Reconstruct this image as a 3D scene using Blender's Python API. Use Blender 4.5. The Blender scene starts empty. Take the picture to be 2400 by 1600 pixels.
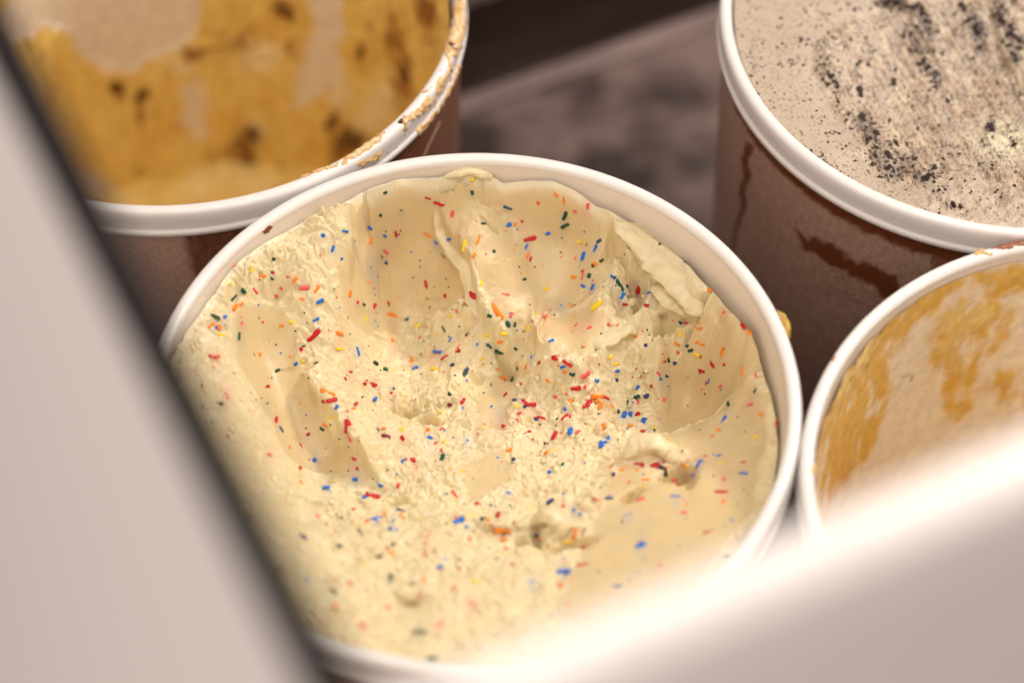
import bpy, bmesh, math, random
import numpy as np
from mathutils import Vector, Matrix

# ------------------------------------------------------------------ camera, world, lamps, exposure
SC = bpy.context.scene
COL = SC.collection
PITCH = math.radians(51.24)
CAMZ = 0.951
FOC = 5667.0                       # focal length in pixels of the 2400 px wide photograph (an 85 mm lens)
cam_data = bpy.data.cameras.new('camera')
cam_data.sensor_width = 36.0
cam_data.lens = FOC / 2400 * 36.0
cam_data.clip_start = 0.02
cam_data.clip_end = 50
cam_data.dof.use_dof = True
cam_data.dof.focus_distance = 0.955
cam_data.dof.aperture_fstop = 3.3
cam = bpy.data.objects.new('camera', cam_data)
cam.location = (0, 0, CAMZ)
cam.rotation_euler = (math.pi / 2 - PITCH, 0, 0)
COL.objects.link(cam)
SC.camera = cam

world = bpy.data.worlds.new('World')
SC.world = world
world.use_nodes = True
bg = world.node_tree.nodes['Background']
bg.inputs['Color'].default_value = (0.93, 0.80, 0.74, 1)
bg.inputs['Strength'].default_value = 0.23

def area_lamp(name, loc, aim, sx, sy, power, color):
    d = bpy.data.lights.new(name, 'AREA')
    d.shape = 'RECTANGLE'; d.size = sx; d.size_y = sy
    d.energy = power; d.color = color
    o = bpy.data.objects.new(name, d)
    o.location = loc
    o.rotation_euler = (Vector(aim) - Vector(loc)).to_track_quat('-Z', 'Y').to_euler()
    COL.objects.link(o)
    return o
area_lamp('ceiling_lamp', (0.85, 1.20, 1.20), (0.06, 0.56, 0.24), 0.36, 0.22, 12.0, (1.0, 0.91, 0.82))
area_lamp('shop_ceiling_lamp', (0.25, -.55, 2.3), (0.08, 0.6, 0.2), 1.2, .8, 9.0, (1.0, 0.91, 0.85))
area_lamp('panel_fill_lamp', (-.75, -1.5, .55), (0.0, 0.3, 0.40), 1.4, .8, 23.0, (1.0, 0.90, 0.86))  # added fill lamp, brightens the cabinet's outer panels
tube = area_lamp('canopy_lamp', (0.0, 0.50, 0.90), (0.0, 0.50, 0.0), 1.1, 0.09, 3.0, (1.0, 0.91, 0.83))
tube.rotation_euler = (0, 0, math.radians(26.2))
for sx in (0.0, 0.05):
    area_lamp('spot_lamp', (0.30 + sx, 0.95 + sx * .6, 1.75), (0.1, 0.6, 0.24), 0.016, 0.016, 0.5, (1.0, 0.93, 0.85))

SC.view_settings.view_transform = 'Standard'
SC.view_settings.look = 'None'
SC.view_settings.exposure = 0.0
SC.view_settings.gamma = 1.0
SC.render.engine = 'CYCLES'
SC.cycles.use_denoising = True
SC.cycles.max_bounces = 8
SC.cycles.sample_clamp_indirect = 4.0

# ------------------------------------------------------------------ geometry of the photograph's lens
H = 0.245                          # height of every tub rim above the floor
cp, sp_ = math.cos(PITCH), math.sin(PITCH)
def proj(x, y, z):
    """world point -> pixel of the 2400 x 1600 photograph"""
    zc = z - CAMZ
    depth = y * cp - zc * sp_
    up = y * sp_ + zc * cp
    return 1200 + FOC * x / depth, 800 - FOC * up / depth
def ray(px, py):
    a = (px - 1200) / FOC; b = -(py - 800) / FOC
    return np.array([a, cp + b * sp_, -sp_ + b * cp])
def on_z(px, py, z):
    d = ray(px, py); t = (z - CAMZ) / d[2]
    return np.array([0, 0, CAMZ]) + d * t

# ------------------------------------------------------------------ numpy helpers
def _hash(ix, iy, seed):
    h = (ix.astype(np.int64) * 374761393 + iy.astype(np.int64) * 668265263 + seed * 1442695041) & 0x7fffffff
    h = ((h ^ (h >> 13)) * 1274126177) & 0x7fffffff
    return (h ^ (h >> 16)) & 0xffff
def perlin(x, y, seed=0):
    x0 = np.floor(x); y0 = np.floor(y); fx = x - x0; fy = y - y0
    u = fx * fx * fx * (fx * (fx * 6 - 15) + 10); v = fy * fy * fy * (fy * (fy * 6 - 15) + 10)
    def g(dx, dy):
        a = _hash(x0 + dx, y0 + dy, seed) * (2 * np.pi / 65536)
        return np.cos(a) * (fx - dx) + np.sin(a) * (fy - dy)
    n0 = g(0, 0) * (1 - u) + g(1, 0) * u
    n1 = g(0, 1) * (1 - u) + g(1, 1) * u
    return (n0 * (1 - v) + n1 * v) * 1.5
def fbm(x, y, octv=4, seed=0, gain=0.5):
    s = 0; a = 1.0
    for k in range(octv):
        s = s + a * perlin(x * 2 ** k + k * 13.7, y * 2 ** k - k * 7.3, seed + k); a *= gain
    return s
def sstep(a, b, x):
    t = np.clip((x - a) / (b - a), 0, 1); return t * t * (3 - 2 * t)
def tps_fit(pts, vals, lam=2e-3):
    P = np.asarray(pts, float) / 1000; n = len(P)
    d2 = ((P[:, None] - P[None]) ** 2).sum(-1)
    K = np.where(d2 > 0, 0.5 * d2 * np.log(d2 + 1e-20), 0) + lam * np.eye(n)
    Q = np.hstack([np.ones((n, 1)), P])
    A = np.zeros((n + 3, n + 3)); A[:n, :n] = K; A[:n, n:] = Q; A[n:, :n] = Q.T
    w = np.linalg.solve(A, np.concatenate([vals, np.zeros(3)]))
    return P, w
def tps_eval(fit, x, y):
    P, w = fit; n = len(P); x = x / 1000; y = y / 1000
    r = w[n] + w[n + 1] * x + w[n + 2] * y
    for k in range(n):
        d2 = (x - P[k, 0]) ** 2 + (y - P[k, 1]) ** 2 + 1e-20
        r = r + w[k] * 0.5 * d2 * np.log(d2)
    return r
def polyline_sd(x, y, pts):
    """signed distance (positive to the right of travel on screen) and length fraction 0..1"""
    best = np.full(x.shape, 1e9); sg = np.zeros(x.shape); tt = np.zeros(x.shape)
    L = [0]
    for a, b in zip(pts[:-1], pts[1:]): L.append(L[-1] + math.hypot(b[0] - a[0], b[1] - a[1]))
    for i, (a, b) in enumerate(zip(pts[:-1], pts[1:])):
        dx, dy = b[0] - a[0], b[1] - a[1]; l2 = dx * dx + dy * dy
        t = np.clip(((x - a[0]) * dx + (y - a[1]) * dy) / l2, 0, 1)
        ex = x - a[0] - t * dx; ey = y - a[1] - t * dy; d = np.hypot(ex, ey)
        m = d < best
        cr = dx * (y - a[1]) - dy * (x - a[0])
        sg = np.where(m, np.sign(cr), sg); tt = np.where(m, (L[i] + t * math.sqrt(l2)) / L[-1], tt)
        best = np.minimum(best, d)
    return best * sg, tt
def poly_sdf(x, y, pts):
    """distance to polygon outline, negative inside"""
    d = np.full(x.shape, 1e9); ins = np.zeros(x.shape, bool); n = len(pts)
    for i in range(n):
        a = pts[i]; b = pts[(i + 1) % n]
        dx, dy = b[0] - a[0], b[1] - a[1]
        t = np.clip(((x - a[0]) * dx + (y - a[1]) * dy) / (dx * dx + dy * dy + 1e-9), 0, 1)
        d = np.minimum(d, np.hypot(x - a[0] - t * dx, y - a[1] - t * dy))
        c = ((a[1] > y) != (b[1] > y)) & (x < (b[0] - a[0]) * (y - a[1]) / (b[1] - a[1] + 1e-12) + a[0])
        ins ^= c
    return np.where(ins, -d, d)
def inside(x, y, pts, soft):
    return sstep(soft, -soft, poly_sdf(x, y, pts))
def gau(x, y, cx, cy, r, ry=None, ang=0):
    ry = ry or r; c, s = math.cos(math.radians(ang)), math.sin(math.radians(ang))
    dx, dy = x - cx, y - cy
    u = (dx * c - dy * s) / r; v = (dx * s + dy * c) / ry
    return np.exp(-(u * u + v * v))
def lin(r, g, b):
    f = lambda c: (c / 255 / 12.92) if c / 255 <= .04045 else ((c / 255 + .055) / 1.055) ** 2.4
    return np.array([f(r), f(g), f(b)])
def mix(a, b, t):
    return a * (1 - t[..., None]) + np.asarray(b) * t[..., None]

# ------------------------------------------------------------------ objects
def link_mesh(name, verts, faces, mat, parent=None, loc=(0, 0, 0), smooth=True, col=None):
    me = bpy.data.meshes.new(name)
    v = np.asarray(verts, dtype=np.float32).reshape(-1, 3)
    if isinstance(faces, np.ndarray):
        n = len(faces); k = faces.shape[1]
        me.vertices.add(len(v)); me.vertices.foreach_set('co', v.ravel())
        me.loops.add(n * k); me.loops.foreach_set('vertex_index', faces.astype(np.int32).ravel())
        me.polygons.add(n); me.polygons.foreach_set('loop_start', np.arange(0, n * k, k, dtype=np.int32))
        me.update(calc_edges=True)
    else:
        me.from_pydata([tuple(p) for p in v], [], faces)
    me.polygons.foreach_set('use_smooth', np.full(len(me.polygons), smooth))
    if col is not None:
        at = me.color_attributes.new('col', 'FLOAT_COLOR', 'POINT')
        c = np.ones((len(v), 4), np.float32); c[:, :3] = np.asarray(col).reshape(-1, 3)
        at.data.foreach_set('color', c.ravel())
    me.materials.append(mat)
    me.update()
    o = bpy.data.objects.new(name, me); o.location = loc
    COL.objects.link(o)
    if parent: o.parent = parent
    return o
def empty(name, loc):
    o = bpy.data.objects.new(name, None); o.location = loc; o.empty_display_size = .02
    COL.objects.link(o); return o
def tag(o, label=None, cat=None, group=None, kind=None):
    if label: o['label'] = label
    if cat: o['category'] = cat
    if group: o['group'] = group
    if kind: o['kind'] = kind
    return o
def grid_faces(nu, nv, wrap=False):
    i = np.arange(nu if wrap else nu - 1); j = np.arange(nv - 1)
    I, J = np.meshgrid(i, j, indexing='ij'); I2 = (I + 1) % nu
    return np.stack([I * nv + J, I2 * nv + J, I2 * nv + J + 1, I * nv + J + 1], -1).reshape(-1, 4)
def lathe(name, prof, mat, parent, n=160, closed=False):
    p = np.array(prof, float)
    if closed: p = np.vstack([p, p[:1]])
    a = np.linspace(0, 2 * np.pi, n, endpoint=False)
    v = np.stack([np.outer(np.cos(a), p[:, 0]), np.outer(np.sin(a), p[:, 0]), np.tile(p[:, 1], (n, 1))], -1)
    return link_mesh(name, v, grid_faces(n, len(p), True), mat, parent)

# ------------------------------------------------------------------ materials
def new_mat(name):
    m = bpy.data.materials.new(name); m.use_nodes = True
    nt = m.node_tree; b = nt.nodes['Principled BSDF']
    return m, nt, b
def add_bump(nt, b, scale, strength, dist=0.001, detail=4, tc=None):
    tcn = nt.nodes.new('ShaderNodeTexCoord')
    n = nt.nodes.new('ShaderNodeTexNoise'); n.inputs['Scale'].default_value = scale; n.inputs['Detail'].default_value = detail
    bm = nt.nodes.new('ShaderNodeBump'); bm.inputs['Strength'].default_value = strength; bm.inputs['Distance'].default_value = dist
    nt.links.new(tcn.outputs['Object'], n.inputs['Vector'])
    nt.links.new(n.outputs['Fac'], bm.inputs['Height']); nt.links.new(bm.outputs['Normal'], b.inputs['Normal'])
    return n
def simple(name, col, rough=.5, bump=None, var=None, spec=.5, sss=0, rad=(1, .6, .4), scale=.004):
    m, nt, b = new_mat(name)
    b.inputs['Roughness'].default_value = rough
    b.inputs['Specular IOR Level'].default_value = spec
    b.inputs['Base Color'].default_value = (*col, 1)
    if sss:
        b.inputs['Subsurface Weight'].default_value = sss
        b.inputs['Subsurface Radius'].default_value = rad
        b.inputs['Subsurface Scale'].default_value = scale
    if var:
        col2, sc = var
        tcn = nt.nodes.new('ShaderNodeTexCoord'); n = nt.nodes.new('ShaderNodeTexNoise')
        n.inputs['Scale'].default_value = sc; n.inputs['Detail'].default_value = 6
        r = nt.nodes.new('ShaderNodeValToRGB')
        r.color_ramp.elements[0].position = .38; r.color_ramp.elements[0].color = (*col, 1)
        r.color_ramp.elements[1].position = .66; r.color_ramp.elements[1].color = (*col2, 1)
        nt.links.new(tcn.outputs['Object'], n.inputs['Vector'])
        nt.links.new(n.outputs['Fac'], r.inputs['Fac']); nt.links.new(r.outputs['Color'], b.inputs['Base Color'])
    if bump: add_bump(nt, b, *bump)
    return m
def attr_mat(name, rough=.45, sss=.3, rad=(1, .55, .3), scale=.004, bump=None, spec=.4, tint_noise=None):
    m, nt, b = new_mat(name)
    a = nt.nodes.new('ShaderNodeAttribute'); a.attribute_name = 'col'
    src = a.outputs['Color']
    if tint_noise:
        sc, amt = tint_noise
        tcn = nt.nodes.new('ShaderNodeTexCoord'); n = nt.nodes.new('ShaderNodeTexNoise')
        n.inputs['Scale'].default_value = sc; n.inputs['Detail'].default_value = 8
        mr = nt.nodes.new('ShaderNodeMapRange'); mr.inputs['From Min'].default_value = .3; mr.inputs['From Max'].default_value = .7
        mr.inputs['To Min'].default_value = 1 - amt; mr.inputs['To Max'].default_value = 1 + amt
        mx = nt.nodes.new('ShaderNodeVectorMath'); mx.operation = 'SCALE'
        nt.links.new(tcn.outputs['Object'], n.inputs['Vector']); nt.links.new(n.outputs['Fac'], mr.inputs['Value'])
        nt.links.new(src, mx.inputs[0]); nt.links.new(mr.outputs['Result'], mx.inputs['Scale'])
        src = mx.outputs['Vector']
    nt.links.new(src, b.inputs['Base Color'])
    b.inputs['Roughness'].default_value = rough; b.inputs['Specular IOR Level'].default_value = spec
    if sss:
        b.inputs['Subsurface Weight'].default_value = sss; b.inputs['Subsurface Radius'].default_value = rad
        b.inputs['Subsurface Scale'].default_value = scale
    if bump: add_bump(nt, b, *bump)
    return m

M_rim = simple('white_plastic', (.86, .83, .80), .28, (900, .04, .0004, 3), None, .5)
M_liner = simple('white_liner', (.84, .765, .69), .42, (260, .05, .0006, 3), ((.81, .72, .62), 30))
M_wall = attr_mat('frosted_brown_sleeve', .36, 0, bump=(1400, .10, .0004, 4), tint_noise=(500, .16))
M_cream = attr_mat('sprinkle_cream', .34, .28, (1, .45, .2), .002, bump=(1500, .35, .0005, 5), tint_noise=(120, .04))
M_cookie = attr_mat('cookie_cream', .36, .12, (1, .7, .5), .0015, bump=(1500, .3, .0005, 5), tint_noise=(160, .05))
M_resid = attr_mat('melted_cream', .27, 0, (1, .5, .2), .003, bump=(900, .25, .0005, 5), tint_noise=(220, .10))
M_crumb = simple('cookie_crumb', (.022, .013, .014), .7, (2500, .6, .0005, 4), ((.065, .036, .030), 900))
M_choc = simple('chocolate_piece', (.045, .016, .008), .5, (1500, .4, .0005, 4), ((.12, .045, .018), 500))
M_cabinet = simple('white_enamel', (.80, .74, .70), .25, (60, .02, .001, 2), None, 1.0)
M_gasket = simple('black_rubber', (.010, .007, .008), .8, (400, .2, .0005, 3), None, .25)
M_floor = simple('dirty_freezer_floor', (.05, .034, .031), .42, (70, .3, .001, 5), ((.30, .21, .19), 20))
M_dark = simple('dark_metal', (.12, .08, .068), .5, (50, .1, .001, 3), ((.19, .13, .11), 12))
M_rail = simple('dull_metal_rail', (.22, .155, .145), .5, (50, .1, .001, 3), ((.38, .28, .26), 12))

SPR = {'red': lin(196, 14, 30), 'pink': lin(232, 92, 88), 'orange': lin(246, 138, 20), 'yellow': lin(250, 214, 22),
       'blue': lin(10, 108, 212), 'green': lin(16, 74, 52), 'navy': lin(44, 64, 112), 'dkgreen': lin(34, 52, 40),
       'dkred': lin(120, 20, 26)}
M_spr = {k: simple('sugar_' + {'dkgreen': 'deep_green', 'dkred': 'deep_red'}.get(k, k), tuple(v), .4, None, None, .4) for k, v in SPR.items()}

# ------------------------------------------------------------------ setting: floor, rail, cabinet
ANG = math.radians(26.2)
DX = np.array([math.cos(ANG), math.sin(ANG)])          # along the cabinet front
DY = np.array([-math.sin(ANG), math.cos(ANG)])         # towards the cabinet back
def slab(name, o, x0, x1, y0, y1, z0, z1, mat, parent=None, bev=0.0, base=(0, 0)):
    """box in the cabinet's own axes, o = plan origin"""
    bm = bmesh.new()
    vs = []
    for z in (z0, z1):
        for (x, y) in ((x0, y0), (x1, y0), (x1, y1), (x0, y1)):
            p = np.array(o) + DX * x + DY * y - np.array(base)
            vs.append(bm.verts.new((p[0], p[1], z)))
    for f in ((3, 2, 1, 0), (4, 5, 6, 7), (0, 1, 5, 4), (1, 2, 6, 5), (2, 3, 7, 6), (3, 0, 4, 7)):
        bm.faces.new([vs[i] for i in f])
    if bev:
        bmesh.ops.bevel(bm, geom=list(bm.edges), offset=bev, segments=4, profile=.5, affect='EDGES')
    me = bpy.data.meshes.new(name); bm.to_mesh(me); bm.free()
    for p in me.polygons: p.use_smooth = bool(bev)
    me.materials.append(mat)
    ob = bpy.data.objects.new(name, me); COL.objects.link(ob)
    ob.location = (base[0], base[1], 0)
    if parent: ob.parent = parent; ob.location = (0, 0, 0)
    return ob

ZL = 0.55                                              # height of the cabinet edge in the foreground
led = on_z(1535, 1350 * 1.0, ZL)                       # a point on the ledge's inner edge, refined below
P_in = on_z(1877.5, 1214, ZL)[:2]                      # inner edge of the white ledge
P_out = on_z(1877.5, 1404, ZL)[:2]                     # outer edge
ledge_w = abs(float((P_in - P_out) @ DY))
G_in = on_z(470, 880, ZL)[:2]                          # inner side of the black strip
G_out = on_z(345, 880, ZL)[:2]
gask_w = abs(float((G_in - G_out) @ DX)) * .92
# cabinet corner (inner): crossing of both inner edges
corner = G_in + DY * float((P_in - G_in) @ DY)
ob_root = empty('display_freezer', (corner[0], corner[1], 0))
tag(ob_root, 'white freezer cabinet with bright front ledge and black strip along its left edge', 'freezer')
B = corner
front_top = slab('front_ledge', corner, -gask_w, 1.3, -ledge_w, 0, ZL - .03, ZL, M_cabinet, ob_root, .003, B)
slab('front_panel', corner, -gask_w, 1.3, -ledge_w + .002, -.002, -.749, ZL - .0305, M_cabinet, ob_root, 0, B)
slab('black_strip', corner, -gask_w, 0, 0.0005, 1.1, ZL - .012, ZL + .003, M_gasket, ob_root, .003, B)
sp_o = slab('side_panel', corner, -gask_w + .001, -.001, 0.0005, 1.1, -.749, ZL - .0125, M_cabinet, ob_root, 0, B)
for v in sp_o.data.vertices:                            # the side flares outwards towards the ground
    if v.co.z < 0 and (np.array([v.co.x, v.co.y]) @ DX) < -.5 * gask_w: v.co.x -= DX[0] * .34; v.co.y -= DX[1] * .34

gr = slab('ground', corner, -4, 4, -4, 4, -.85, -.75, simple('pale_shop_floor', (.62, .54, .50), .5, None, ((.70, .62, .58), 3)), None, 0)
tag(gr, kind='structure')
fa = on_z(1082, 235, 0)[:2]
back_y = float((fa - corner) @ DY)                     # where the floor ends at the back
flo = slab('floor', corner, -.02, 1.3, -.02, back_y - .013, -.02, 0, M_floor, None, 0)
tag(flo, kind='structure')
rl = slab('floor_rail', corner, -.02, 1.3, back_y - .0125, back_y + .0, -.02, .004, M_rail, None, .0015)
tag(rl, kind='structure')
bw = slab('back_wall', corner, -.02, 1.3, back_y + .055, back_y + .09, -.12, .30, M_dark, None, 0)
tag(bw, kind='structure')
gap = slab('floor_channel', corner, -.02, 1.3, back_y + .0005, back_y + .0545, -.10, -.05, M_dark, None, 0)
tag(gap, kind='structure')
br = slab('back_rail', corner, -.02, 1.3, back_y + .02, back_y + .0545, .045, .075, M_rail, None, .003)
tag(br, kind='structure')

# ------------------------------------------------------------------ tubs
RO, RI = 0.121, 0.1155
CEN = {1: (-0.014, 0.544), 2: (-0.140, 0.752), 3: (0.208, 0.740), 4: (0.224, 0.500)}
def rim_profile():
    p = [(RI, H - .0031)]
    for a in np.linspace(170, 10, 9):                   # rounded crest
        p.append((RI + .0026 + .0026 * math.cos(math.radians(a)), H - .0022 + .0022 * math.sin(math.radians(a))))
    p += [(.1208, H - .0030), (.1208, H - .006), (.1202, H - .0104), (.1203, H - .0110), (.1209, H - .0114),
          (.1212, H - .0121), (.1212, H - .0130), (.1208, H - .0143), (.1198, H - .0152), (.1175, H - .0156)]
    return p
def wall_r(z):                                          # outer sleeve radius at height z
    return .1185 - .0065 * (1 - z / H)
def liner_r(z):
    return .1150 - .0060 * (1 - z / H)
WN, WZ = 900, 260
def make_tub(k, label, colfun):
    cx, cy = CEN[k]
    root = empty('ice_cream_tub', (cx, cy, 0))
    tag(root, label, 'tub', 'round ice cream tubs standing in the freezer')
    lathe('rim', rim_profile(), M_rim, root, 240)
    lathe('liner', [(0.0001, .012), (.08, .012), (liner_r(.02) - .004, .012), (liner_r(.02) - .001, .014), (liner_r(.02), .018)] +
          [(liner_r(z), z) for z in np.linspace(.03, H - .012, 12)] + [(RI - .0001, H - .003)], M_liner, root, 160)
    a = np.linspace(0, 2 * np.pi, WN, endpoint=False); z = np.linspace(0.0, H - .0150, WZ)
    A, Z = np.meshgrid(a, z, indexing='ij'); R = wall_r(Z)
    X = R * np.cos(A); Y = R * np.sin(A)
    c = colfun(X + cx, Y + cy, Z, A)
    link_mesh('sleeve', np.stack([X, Y, Z], -1), grid_faces(WN, WZ, True), M_wall, root, col=c)
    lathe('base', [(0.0001, .0), (.10, .0), (wall_r(0) - .001, .0003)], M_wall, root, 64)
    return root
BROWN = np.array([.17, .052, .019]); FROST = np.array([.50, .335, .26])
def wall_generic(X, Y, Z, A):
    n = fbm(A * 9, Z * 60, 4, 5); f = sstep(-.35, .25, n) * .8
    return mix(np.tile(BROWN, (*Z.shape, 1)), FROST, f)
def wall_cookie(X, Y, Z, A):
    px, py = proj(X, Y, Z)
    w = fbm(px / 40, py / 40, 3, 9); qx = px + w * 9; qy = py + fbm(px / 35 + 9, py / 35, 3, 19) * 9
    f = .86 + .16 * fbm(A * 40, Z * 160, 4, 3)
    # wiped streaks where the brown sleeve shows through the frost
    wipe = np.zeros(Z.shape)
    wipe = np.maximum(wipe, sstep(.026, .0215, H - Z - .0 + .002 * w))         # clean band under the rim
    for poly, s in (([(1633, 520), (1640, 420), (1651, 345), (1660, 420), (1668, 490), (1650, 500), (1640, 560)], 4),
                    ([(1742, 330), (1764, 338), (1757, 420), (1742, 500), (1722, 590), (1712, 590), (1728, 500), (1740, 420)], 4),
                    ([(1858, 540), (1900, 562), (1935, 566), (1985, 606), (2040, 616), (2100, 650), (2120, 720), (2070, 702), (2045, 668), (1985, 640), (1925, 606), (1885, 585)], 6),
                    ([(1672, 260), (1685, 240), (1672, 420), (1650, 600), (1646, 600), (1662, 420)], 3)):
        wipe = np.maximum(wipe, inside(qx, qy, poly, s))
    for k in range(9):
        yy = 560 + k * 13; wipe = np.maximum(wipe, .35 * np.exp(-((qy - (yy + .42 * (px - 1900))) / 2.2) ** 2) * sstep(1890, 1940, px) * sstep(2190, 2120, px))
    seam = np.exp(-((px - (2186 - .06 * (py - 600))) / 2.0) ** 2)
    c = mix(np.tile(BROWN, (*Z.shape, 1)), FROST, np.clip(f, 0, 1) * (1 - wipe))
    c = mix(c, BROWN * .45, seam * .8)
    # right of the seam the sleeve is bare
    c = mix(c, BROWN * 1.2, sstep(2184, 2192, px - .0 + .06 * (py - 600)) * .7)
    return c
def wall_caramel(X, Y, Z, A):
    px, py = proj(X, Y, Z)
    f = sstep(452, 420, px + (py - 560) * -.22 + 6 * fbm(px / 30, py / 30, 3, 3)) * .95
    f = np.maximum(f, .12 + .12 * fbm(A * 50, Z * 120, 4, 3))
    c = mix(np.tile(BROWN, (*Z.shape, 1)), FROST * 1.05, np.clip(f, 0, 1))
    right = sstep(800, 930, px)
    c = mix(c, np.array([.20, .075, .035]), right * .8)
    ln, t = polyline_sd(px, py, [(1033, 282), (1010, 330), (990, 372)])
    c = mix(c, (.62, .45, .36), sstep(2.6, 1.2, np.abs(ln)) * (t > .02) * (t < .98))
    return c
tub1 = make_tub(1, 'white rimmed tub filled with rainbow sprinkle ice cream, nearest and largest in view', wall_generic)
tub2 = make_tub(2, 'nearly empty white rimmed tub smeared with caramel ice cream, beside the black strip', wall_caramel)
tub3 = make_tub(3, 'frosted brown tub with a white rim full of cookies and cream ice cream', wall_cookie)
tub4 = make_tub(4, 'scraped out tub with yellow streaks inside, cut off by the bright ledge at right', wall_generic)

# ------------------------------------------------------------------ ice cream height fields
def disc_grid(n):
    u = np.linspace(-1, 1, n); U, V = np.meshgrid(u, u, indexing='ij')
    return U * np.sqrt(1 - V * V / 2), V * np.sqrt(1 - U * U / 2)
def add_skirt(V3, C3, n, drop):
    """ring of vertices below the outline so the body has a side"""
    idx = np.arange(n * n).reshape(n, n)
    loop = np.concatenate([idx[:-1, 0], idx[-1, :-1], idx[:0:-1, -1], idx[0, :0:-1]])
    low = V3[loop].copy(); low[:, 2] -= drop; low[:, :2] *= .985
    m = len(loop); base = n * n
    j = np.arange(m); k = (j + 1) % m
    f = np.stack([loop[j], base + j, base + k, loop[k]], -1)
    return np.vstack([V3, low]), np.vstack([C3, C3[loop]]), f

# ---- sprinkle ice cream
CTRL = [  # photo pixel x, y, millimetres below the rim
 (865,442,-10),(930,418,-9.5),(1000,420,-10.5),(1060,412,-9),(1100,398,-6.5),(1140,412,-9),(1180,424,-11),(1240,418,-10.5),(1300,418,-11),(1350,440,-12.5),(1400,478,-14.5),(1425,520,-16),
 (875,490,-18),(940,466,-18),(1010,464,-17.5),(1100,455,-15.5),(1180,462,-16),(1240,462,-16.5),(1300,465,-17),(1360,500,-19),
 (1560,585,-18),(1650,680,-19),(1760,800,-21),(1810,950,-24),(1800,1060,-22),(1765,1200,-18),(1650,1370,-14),(1400,1510,-11),
 (1000,1560,-9),(800,1480,-9),(600,1200,-8),(480,950,-6),(430,800,-5),(480,690,-6.5),(560,600,-7),(640,540,-8),(700,520,-10),(760,500,-14),(800,475,-12),(840,520,-13),
 (950,500,-20),(950,600,-29),(955,690,-36),(1010,760,-39),(900,780,-36),(865,640,-27),(805,620,-18),(760,700,-19),(840,750,-29),(820,560,-13),
 (1290,520,-21),(1300,600,-26),(1250,700,-30),(1200,790,-33),(1350,700,-29),(1100,560,-22),(1130,650,-26),(1150,760,-32),(1060,500,-20),
 (1500,700,-24),(1450,640,-20),(1600,690,-18),(1540,640,-19),(1400,830,-28),(1420,760,-25),(1330,770,-29),(1280,800,-28),
 (1650,830,-33),(1700,900,-33),(1620,900,-38),(1575,950,-37),(1750,860,-29),(1530,1010,-31),(1650,975,-29),(1740,940,-27),(1600,760,-24),(1700,780,-23),
 (1700,1060,-25),(1600,1050,-27),(1200,850,-38),(1180,910,-38),(1130,980,-35),(950,960,-38),(850,900,-34),(1050,900,-37),(1300,900,-33),(1350,1000,-34),
 (1450,930,-36),(1100,1100,-32),(1300,1100,-32),(1250,1180,-30),(950,1100,-32),(800,1000,-30),
 (560,720,-15),(600,800,-23),(650,900,-28),(700,1000,-31),(780,1060,-34),(860,1130,-33),(715,880,-27),(770,960,-28),(840,1060,-29),(700,760,-22),
 (520,800,-13),(550,950,-15),(600,1100,-18),(700,1250,-17),(850,1300,-21),(1000,1250,-25),(1000,1400,-18),(1200,1300,-24),
 (1400,1150,-27),(1500,1200,-23),(1500,1350,-18),(1200,1450,-15)]
ZREF = H - .022
def fit_relief(ctrl, lam, zref):
    """thin-plate surface through points given as photograph pixel + depth; plan position follows from the depth"""
    pts = []
    for x, y, h in ctrl:
        p = on_z(x, y, H + h * .001); pts.append(proj(p[0], p[1], zref))
    return tps_fit(pts, np.array([c[2] for c in ctrl], float), lam)
def to_ref(fit, pts, zref, hmin=-75):
    """photograph pixels on the relief -> the relief's own plan coordinates"""
    out = []
    for q in pts:
        zs = np.arange(-1, hmin, -.5); d = ray(q[0], q[1])
        t = (H + zs * .001 - CAMZ) / d[2]
        rx, ry = proj(d[0] * t, d[1] * t, zref)
        below = np.nonzero(zs <= tps_eval(fit, rx, ry))[0]
        k = below[0] if len(below) else len(zs) - 1
        out.append((float(rx[k]), float(ry[k])))
    return out
FIT1 = fit_relief([(x, y, h if h > -15 else -15 + (h + 15) * 1.95) for x, y, h in CTRL], 1.5e-4, ZREF)
SMOOTH1 = [  # scooped faces, smooth as the spade left them
 [(795,486),(864,440),(856,500),(838,550),(800,522)],
 [(845,460),(880,432),(1000,415),(1050,470),(1020,500),(1040,560),(1085,610),(1105,690),(1060,720),(960,745),(860,790),(800,740),(800,640),(850,560)],
 [(1150,425),(1300,415),(1400,470),(1450,560),(1440,640),(1390,690),(1330,720),(1240,760),(1220,830),(1180,800),(1130,700),(1090,620),(1030,560),(1015,500),(1070,440)],
 [(1440,520),(1560,575),(1680,680),(1790,820),(1800,900),(1700,740),(1620,740),(1600,700),(1530,640)],
 [(1560,800),(1660,790),(1770,830),(1790,930),(1700,960),(1560,1000),(1530,940)],
 [(545,720),(640,690),(690,760),(690,860),(760,980),(870,1120),(860,1150),(760,1110),(680,1080),(620,960),(560,840)],
 [(1420,1130),(1560,1020),(1720,950),(1800,980),(1760,1200),(1600,1400),(1380,1520),(1300,1420),(1380,1250)],
 [(1110,900),(1190,840),(1215,880),(1180,1000),(1110,1000)],
 [(1250,790),(1330,720),(1440,730),(1400,830),(1310,870),(1250,850)],
 [(1080,1090),(1180,1050),(1190,1130),(1100,1180)],
]
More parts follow.
